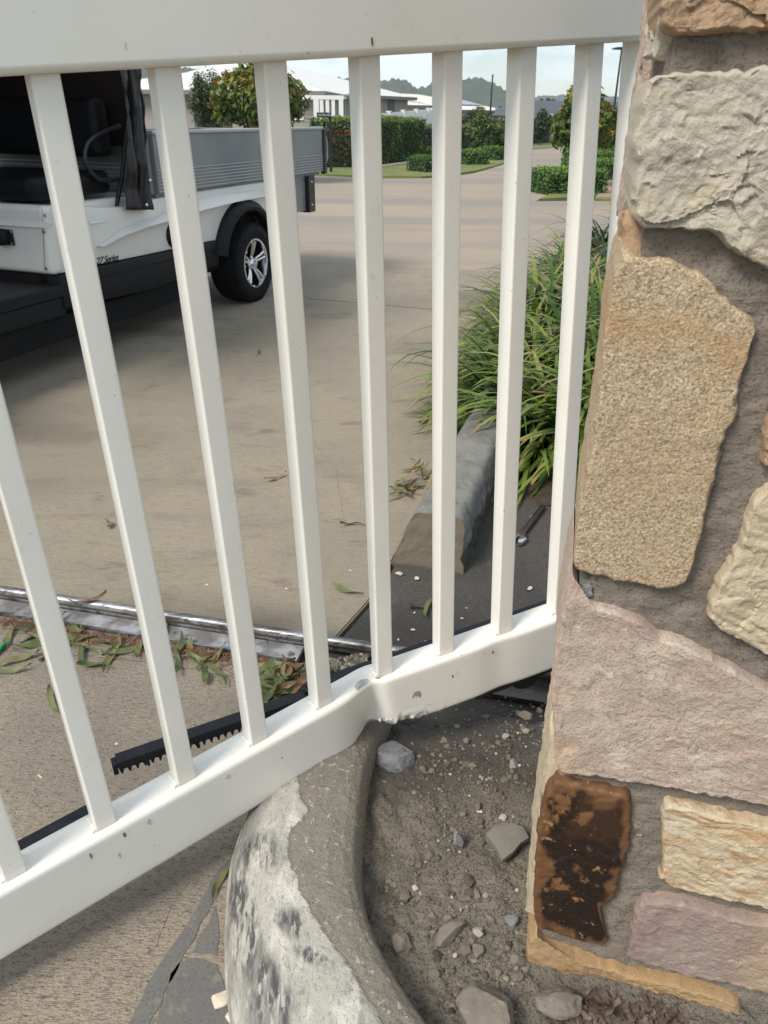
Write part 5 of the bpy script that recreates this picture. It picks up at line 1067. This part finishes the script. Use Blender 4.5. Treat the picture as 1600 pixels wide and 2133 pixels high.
tree_px(1288, 222, 312, 50, 28, M['lf_magnolia'], 'third magnolia in the verge row, partly behind the second', 'magnolias', n=1600, ls=.15, clumps=26, seed=7, tip_tint=.8, trunk_r=.035)
tree_px(1306, 232, 309, 34, 36, M['lf_magnolia'], 'farthest magnolia of the verge row beside the gate end post', 'magnolias', n=900, ls=.18, clumps=18, seed=8, tip_tint=.7, trunk_r=.04)
tree_px(1006, 225, 322, 66, 25, M['lf_mix'], 'slender young tree on the lawn in front of the far hedge', 'trees by the road', n=2400, ls=.10, clumps=40, seed=9, conic=.5, trunk_r=.03, tip_tint=.5)
tree_px(1128, 222, 300, 52, 38, M['lf_dark'], 'dark bushy tree at the end of the road in front of the charcoal roof', 'trees by the road', n=3000, ls=.14, clumps=34, seed=10, conic=.2, trunk_r=.06)
tree_px(985, 225, 300, 70, 34, M['lf_dark'], 'leafy green tree beside the cream roof behind the far hedge', 'trees by the road', n=3000, ls=.14, clumps=34, seed=11, conic=.3, trunk_r=.06)
tree_px(1045, 262, 318, 50, 28, M['lf_mix'], 'bushy shrub-like tree at the right end of the far hedge', 'trees by the road', n=2400, ls=.11, clumps=30, seed=12, conic=.2, trunk_r=.03)
def hedge(a, b, depth, z0, z1, mt, label, group=None, ls=.07, dens=520, cat='hedge', top_light=.25, name='hedge', base=.38, rnd=.06):
    """hedge along the ground line a-b, depth going away from the camera"""
    a = np.array([a[0], a[1], 0]); b = np.array([b[0], b[1], 0]); d = b - a; L_ = np.linalg.norm(d); d /= L_; nn = np.array([-d[1], d[0], 0]); nn = nn if nn[1] > 0 else -nn; h = z1 - z0
    e = thing(name, (a + b) / 2 + nn * depth / 2, label, cat, group)
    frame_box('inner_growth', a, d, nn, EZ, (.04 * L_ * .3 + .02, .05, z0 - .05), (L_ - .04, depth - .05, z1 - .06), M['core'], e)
    P = []; Nn = []; T = []
    for (o, u, v, nrm, lu, lv) in ((a + EZ * z0, d, EZ, -nn, L_, h), (a + EZ * z1, d, nn, EZ, L_, depth), (a + EZ * z0, nn, EZ, -d, depth, h), (b + EZ * z0, nn, EZ, d, depth, h), (a + nn * depth + EZ * z0, d, EZ, nn, L_, h)):
        k = int(dens * lu * lv) + 8; uu, vv = rng.random(k) * lu, rng.random(k) * lv; pts = o + np.outer(uu, u) + np.outer(vv, v)
        off = np.array([rnd * fbm(p, 1.6 / max(h, .3), 3) + .02 * rng.normal() for p in pts]); pts = pts + np.outer(off, nrm)
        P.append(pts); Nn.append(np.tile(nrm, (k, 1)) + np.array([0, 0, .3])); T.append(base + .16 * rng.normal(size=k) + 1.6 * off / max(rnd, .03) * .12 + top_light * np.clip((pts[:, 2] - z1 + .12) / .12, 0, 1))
    P = np.vstack(P); leaves_mesh('foliage', P, np.vstack(Nn), np.full(len(P), ls), np.concatenate(T), mt, e, .7, .5); return e
def top_at(x, y, P_): return H + np.linalg.norm(P_[:2]) * (D(x, y, P_[1])[2] - H) / np.linalg.norm(D(x, y, P_[1])[:2])
a, b = G(560, 350), G(737, 352); hedge(a, b, .8, 0, top_at(700, 275, a), M['lf_red'], 'low photinia hedge with red new growth behind the street sign', ls=.08, dens=380, top_light=.45)
a, b = G(640, 342), G(757, 343); hedge(a + EY * 1.2, b + EY * 1.2, 1., 0, top_at(700, 248, a + EY * 1.2), M['lf_hedge'], 'clipped green hedge rising behind the red-tipped hedge', ls=.08, dens=300)
a, b = G(745, 352), G(884, 336); hedge(a, b, 1., 0, top_at(800, 249, a), M['lf_hedge'], 'tall dense green hedge in front of the white fence', ls=.075, dens=620, top_light=.35)
a, b = G(884, 336), G(1060, 322); hedge(a + EY * .3, b + EY * .3, 1., 0, top_at(960, 262, (a + b) / 2), M['lf_mix'], 'far loose hedge behind the young tree on the lawn', ls=.10, dens=150)
for i, (x, y, yt, w_) in enumerate(((876, 338, 293, 14), (890, 337, 299, 16), (1018, 325, 302, 8))):
    p = G(x, y); tt_ = D(x, yt, p[1])[2]; wd = abs(D(x + w_ / 2, y, p[1])[0] - D(x - w_ / 2, y, p[1])[0]) / 2
    tree((p[0], p[1] - .3, 0), (p[0], p[1] - .3, tt_ * .52), wd * 1.2, tt_ * .5, M['lf_yel'], ('pointed lime-green conifer shrub at the right end of the tall hedge', 'rounder lime shrub right of the pointed conifer', 'thin lime conifer by the far hedge')[i], 'lime conifers', n=900, ls=.07, clumps=18, seed=40 + i, conic=.9, trunk_r=.02, name='conifer_shrub')
boxes = [(1143, 1262, 407, 374), (1236, 1291, 378, 347), (1240, 1296, 352, 333), (1244, 1302, 338, 322), (1250, 1306, 328, 314)]
bl = ['first and nearest clipped box hedge on the verge', 'second clipped box hedge along the footpath', 'third clipped box hedge along the footpath', 'fourth clipped box hedge along the footpath', 'farthest clipped box hedge of the verge row']
for i, (x0, x1, yb, yt) in enumerate(boxes):
    a, b = G(x0, yb), G(x1, yb - 2); hedge(a, b, .9 + .15 * i, 0, max(.36, top_at((x0 + x1) / 2, yt + 3, (a + b) / 2)), M['lf_box'], bl[i], 'box hedges on the verge', ls=.05, dens=1500 if i < 2 else 800, top_light=.4, rnd=.03)
for i, (x0, x1, yb, yt) in enumerate(((974, 1020, 346, 333), (1033, 1052, 336, 327), (887, 912, 362, 349))):
    a, b = G(x0, yb), G(x1, yb - 1); hedge(a, b, .7, 0, max(.34, top_at((x0 + x1) / 2, yt + 1, (a + b) / 2)), M['lf_box'], ('clipped box hedge under the young tree on the left lawn', 'small box hedge on the lawn behind the road bend', 'dark little box hedge at the lawn corner behind the sixth bar')[i], 'box hedges on the left lawn', ls=.055, dens=1000, rnd=.03, base=.38 if i < 2 else .2)
a, b = G(1100, 310), G(1200, 303); hedge(a + EY * 6, b + EY * 6, 1., 0, 1.0, M['lf_mix'], 'dark low hedge closing the end of the road', ls=.16, dens=60)

# ================================================================== STREET SIGN AND LAMPS
p = G(690, 361); sg = thing('street_sign', p, 'slim black street name post with a small dark blade at the lawn edge', 'sign'); tz = D(690, 235, p[1])[2]
frame_box('post', p, EX, EY, EZ, (-.028, -.028, 0), (.028, .028, tz), M['steel_blk'], sg, .006)
bl0, bl1 = D(660, 234, p[1]), D(685, 245, p[1]); sb_ = frame_box('name_blade', O0, EX, EY, EZ, (bl0[0], p[1] - .04, bl1[2]), (bl1[0], p[1] - .015, bl0[2]), M['steel_blk'], sg, .006)
mid_z = (bl0[2] + bl1[2]) / 2; x = bl0[0] + .03
for i in range(11):
    w_ = .012 + .008 * ((i * 7) % 3); box('sign_letter', (x, p[1] - .0412, mid_z - .018), (x + w_ * .8, p[1] - .0402, mid_z + .018 + .01 * (i % 4 == 0)), M['alu_light'], sb_); x += w_ + .007
def lamp(xt, yt, Y, label, arm_px):
    t_ = D(xt, yt, Y); e = thing('street_lamp', (t_[0], Y, 0), label, 'street lamp', 'street lamps'); r = .05 if Y < 40 else .07
    tube('pole', [(t_[0], Y, 0), (t_[0], Y, t_[2] * .4), (t_[0], Y, t_[2])], [r, r * .8, r * .6], M['steel_blk'], e, 10); a_ = D(xt - arm_px, yt, Y)[0]
    prism('lamp_head', [np.array([x_, Y + .1, t_[2] + z_]) for x_, z_ in ((t_[0] + .04, -.04), (t_[0] + .04, .05), (a_ + .1, .03), (a_, .0), (a_, -.03))], (0, -.2, 0), M['steel_blk'], e, .008)
lamp(1295.5, 101, 31, 'tall black street lamp with flat head arm between the last bar and the end post', 20)
lamp(1026.5, 157, 52, 'distant black street lamp in front of the cream solar roof', 2)
lamp(1319, 205, 95, 'far small street lamp just left of the gate end post', 10)

# ================================================================== HOUSES
def hip(name, fl, fr, depth, ez, rise, wall, roof, label, hipl=1., hipr=1., over=.5, wz=0., fascia=M['taupe']):
    """house with front eave line fl-fr, depth away from the camera and a hipped or gabled roof"""
    fl = np.array([fl[0], fl[1], 0]); fr = np.array([fr[0], fr[1], 0]); d = unit(fr - fl); nn = np.array([-d[1], d[0], 0]); L_ = np.linalg.norm(fr - fl)
    e = thing(name, (fl + fr) / 2 + nn * depth / 2, label, 'house')
    frame_box('wall', fl, d, nn, EZ, (over, over, 0), (L_ - over, depth - over, ez - .02), wall, e)
    rl = fl + d * (depth / 2 * hipl) + nn * depth / 2; rr = fr - d * (depth / 2 * hipr) + nn * depth / 2; bl_ = fl + nn * depth; br_ = fr + nn * depth; z = EZ * ez; t = EZ * (ez + rise)
    V = [fl + z, fr + z, br_ + z, bl_ + z, rl + t, rr + t, fl + z - EZ * .02, fr + z - EZ * .02, br_ + z - EZ * .02, bl_ + z - EZ * .02]
    F = [(0, 1, 5, 4), (1, 2, 5), (2, 3, 4, 5), (3, 0, 4), (9, 8, 7, 6), (0, 6, 7, 1), (1, 7, 8, 2), (2, 8, 9, 3), (3, 9, 6, 0)]
    ro = mk('roof', V, F, roof, e, False)
    frame_box('fascia', fl, d, nn, EZ, (-.03, -.05, ez - .2), (L_ + .03, -.002, ez + .01), fascia, ro); frame_box('fascia', fr, nn, -d, EZ, (0, -.05, ez - .2), (depth, -.002, ez + .01), fascia, ro); frame_box('soffit', fl, d, nn, EZ, (0, 0, ez - .18), (L_, over, ez - .15), fascia, ro)
    return e, ro, fl, d, nn, L_
def opening(e, O, d, nn, u0, u1, z0, z1, mt, name='window', frame=None, off=.0):
    w_ = frame_box(name, O, d, nn, EZ, (u0, off - .04, z0), (u1, off + .02, z1), mt, e)
    if frame:
        for (a, b, c_, f_) in ((u0 - .06, u1 + .06, z1, z1 + .07), (u0 - .06, u1 + .06, z0 - .07, z0), (u0 - .06, u0, z0, z1), (u1, u1 + .06, z0, z1)): frame_box('frame', O, d, nn, EZ, (a, off - .07, c_), (b, off - .0405, f_), frame, w_)
    return w_
# house with the taupe boards and the pergola
YA = 46.
fr = D(676, 190, YA); fl = D(150, 186, YA + 1); ez = fr[2]
e, ro, fl, d, nn, L_ = hip('house', fl, fr, 13, ez, D(600, 140, YA + 6)[2] - ez, M['boards'], M['roofwhite'], 'near house with broad white hipped roof and taupe boards behind the cart', 1, .75)
uR = L_
def uof(px): return float((D(px, 200, YA) - fl) @ d)
opening(e, fl, d, nn, uof(606), uof(625), .9, 2.1, M['glass'], frame=M['white'], off=.5); opening(e, fl, d, nn, uof(388), uof(470), .05, 2.1, M['garage'], 'garage_door', off=.5)
for i in range(9):
    z = .35 + .19 * i; frame_box('weatherboard', fl, d, nn, EZ, (uof(628), .47, z), (uof(657), .499, z + .165), M['boards'], e)
frame_box('wall_band', fl, d, nn, EZ, (uof(300), .46, 2.12), (uof(605), .499, ez - .21), M['wallwhite'], e)
# second house behind, long white roof running off to the right
YB = 56.
fl2 = D(590, 190, YB - 3); fr2 = D(868, 202, YB + 12); ez2 = float(fl2[2])
e2, ro2, fl2, d2, nn2, L2 = hip('house', fl2, fr2, 14, ez2, D(680, 129, YB + 7)[2] - ez2, M['boards'], M['roofwhite'], 'second house with long white hipped roof sloping down towards the wooded hill', .6, 1.25)
def u2(px):
    q = PL(px, 205, fl2 + EZ, nn2); return float((q - fl2) @ d2)
opening(e2, fl2, d2, nn2, u2(820), u2(834), .1, 2.3, M['garage'], 'door', off=.5); opening(e2, fl2, d2, nn2, u2(789), u2(806), 1.1, 2.2, M['glass'], frame=M['white'], off=.5); opening(e2, fl2, d2, nn2, u2(718), u2(730), .4, 2.1, M['glass'], frame=M['white'], off=.5)
# pergola
YP = 43.; pg = thing('pergola', D(690, 285, YP) * np.array([1, 1, 0]), 'white painted pergola frame with slats beside the taupe-boarded house', 'pergola')
def pbox(nm, x0, x1, y0, y1, dy=0., th=.12):
    a_, b_ = D(x0, y1, YP + dy), D(x1, y0, YP + dy); box(nm, (a_[0], YP + dy, a_[2]), (b_[0], YP + dy + th, b_[2]), M['white'], pg, .01)
pbox('beam', 628, 716, 199, 207); pbox('post', 655, 664, 207.4, 292); pbox('post', 707, 715, 207.4, 292)
for x in (668, 680, 692): pbox('slat', x, x + 5.5, 207.4, 292, .02, .06)
pbox('beam', 655, 716, 200, 206, 2.2); box('rafter', (D(656, 203, YP)[0], YP + .13, D(656, 206, YP)[2]), (D(656, 203, YP)[0] + .12, YP + 2.19, D(656, 200, YP)[2]), M['white'], pg, .01); box('rafter', (D(712, 203, YP)[0], YP + .13, D(712, 206, YP)[2]), (D(712, 203, YP)[0] + .12, YP + 2.19, D(712, 200, YP)[2]), M['white'], pg, .01)
# white fence behind the hedge
fa, fb = D(778, 237, 27), D(915, 226, 34); fdv = fb - fa; fdv[2] = 0; fL = np.linalg.norm(fdv); fdv /= fL; fn = np.array([-fdv[1], fdv[0], 0])
fe = thing('fence', (fa + fb) / 2 * np.array([1, 1, 0]), 'white solid panel fence with capped posts above the tall hedge', 'fence')
for i in range(6):
    u_ = fL * i / 5; zt = fa[2] + (fb[2] - fa[2]) * i / 5; o_ = np.array([fa[0], fa[1], 0]); frame_box('post', o_, fdv, fn, EZ, (u_ - .06, -.06, 0), (u_ + .06, .06, zt + .02), M['white'], fe, .006); frame_box('post_cap', o_, fdv, fn, EZ, (u_ - .08, -.08, zt + .021), (u_ + .08, .08, zt + .045), M['white'], fe, .004)
    if i < 5:
        zn = fa[2] + (fb[2] - fa[2]) * (i + 1) / 5; prism('fence_panel', [o_ + fdv * a_ + EZ * z_ for a_, z_ in ((u_ + .061, .05), (u_ + fL / 5 - .061, .05), (u_ + fL / 5 - .061, zn - .01), (u_ + .061, zt - .01))], fn * .04, M['white'], fe, .004)
# third house: gable end with grey solar roof
fl3, fr3 = D(815, 218, 74), D(905, 216, 78); e3, ro3, fl3, d3, nn3, L3 = hip('house', fl3, fr3, 11, fl3[2], D(850, 195, 80)[2] - fl3[2], M['wallwhite'], M['roofcream'], 'third house with grey solar panels on its roof left of the sixth bar', .9, .9, .3)
q0 = fl3 + EZ * fl3[2] ; ezz = float(D(815, 218, 74)[2]); rs = float(D(850, 195, 80)[2]) - ezz
sl = unit(nn3 * 5.5 + EZ * rs); no_ = np.cross(d3, sl)
frame_box('solar_panel', fl3 + EZ * (ezz + .03), d3, sl, no_, (L3 * .30, 2.2, .02), (L3 * .80, 5.0, .08), M['solar'], ro3)
opening(e3, fl3, d3, nn3, L3 * .45, L3 * .72, ezz - .9, ezz - .5, M['glass'], off=.3)
# fourth house: cream roof with panels
fl4, fr4 = D(930, 228, 80), D(1066, 241, 92); ez4 = float(fl4[2]); e4, ro4, fl4, d4, nn4, L4 = hip('house', fl4, fr4, 14, ez4, D(985, 199, 92)[2] - ez4, M['wallwhite'], M['roofcream'], 'cream-roofed house with a slanted solar array in front of the hill', .5, 1.1, .5)
sl = unit(nn4 * 7 + EZ * (D(985, 199, 92)[2] - ez4)); no_ = np.cross(d4, sl)
frame_box('solar_panel', fl4 + EZ * (ez4 + .03), d4, sl, no_, (L4 * .45, 2.0, .02), (L4 * .78, 5.2, .09), M['solar'], ro4)
opening(e4, fl4, d4, nn4, L4 * .84, L4 * .93, .3, 2.0, M['garage'], 'garage_door', off=.5); opening(e4, fl4, d4, nn4, L4 * .5, L4 * .6, .9, 1.9, M['glass'], off=.5)
# fifth house: charcoal roof at the end of the road
fl5, fr5 = D(1080, 241, 80), D(1420, 240, 84); ez5 = float(fl5[2]); e5, ro5, fl5, d5, nn5, L5 = hip('house', fl5, fr5, 13, ez5, D(1250, 211, 88)[2] - ez5, M['wallwhite'], M['roofdark'], 'long house with charcoal roof closing the view at the end of the road', .5, .5, .5)
for i, (a_, b_) in enumerate(((1142, 1160), (1210, 1240), (1284, 1310))):
    ua, ub = [float((PL(x_, 250, fl5 + EZ, nn5) - fl5) @ d5) for x_ in (a_, b_)]; opening(e5, fl5, d5, nn5, ua, ub, .5, 1.25, M['glass'], frame=M['white'], off=.5)
ua, ub = [float((PL(x_, 215, fl5 + EZ + nn5 * 8, nn5) - fl5) @ d5) for x_ in (1168, 1198)]
frame_box('upper_storey', fl5, d5, nn5, EZ, (ua, 5, ez5 + .4), (ub + 2, 9, D(1180, 209, 88)[2]), M['tan'], e5); frame_box('chimney', fl5, d5, nn5, EZ, (ua + .8, 6, D(1180, 209, 88)[2] + .01), (ua + 2.2, 7.5, D(1180, 203, 88)[2]), M['garage'], e5)
# parked white car roof glimpsed beside the curtain
# far trees on the hill foot
for i, (x, y, h_, Y) in enumerate(((1128, 205, 16, 230), (1143, 203, 13, 235), (1152, 205, 14, 240), (1105, 208, 16, 225))):
    tree_px(x, y - 1, y + 16, 11, Y, M['lf_dark'], ('left', 'middle', 'right', 'leftmost')[i] + ' small far tree above the charcoal roof ridge', 'far trees above the charcoal roof', n=500, ls=.55, clumps=12, seed=70 + i, conic=.3, trunk_r=.15)

# ================================================================== HAZE
HAZE = .00045
hz = bpy.data.materials.new('haze'); hz.use_nodes = True; t = hz.node_tree; t.nodes.clear(); o_ = t.nodes.new('ShaderNodeOutputMaterial'); pv = t.nodes.new('ShaderNodeVolumePrincipled'); pv.inputs['Density'].default_value = HAZE; pv.inputs['Color'].default_value = (.80, .91, 1, 1); pv.inputs['Anisotropy'].default_value = .2; t.links.new(pv.outputs[0], o_.inputs['Volume'])
tag(box('haze', (-900, -60, -4), (900, 1000, 75), hz), 'thin pale blue air between the gate and the hills', 'haze', kind='stuff')
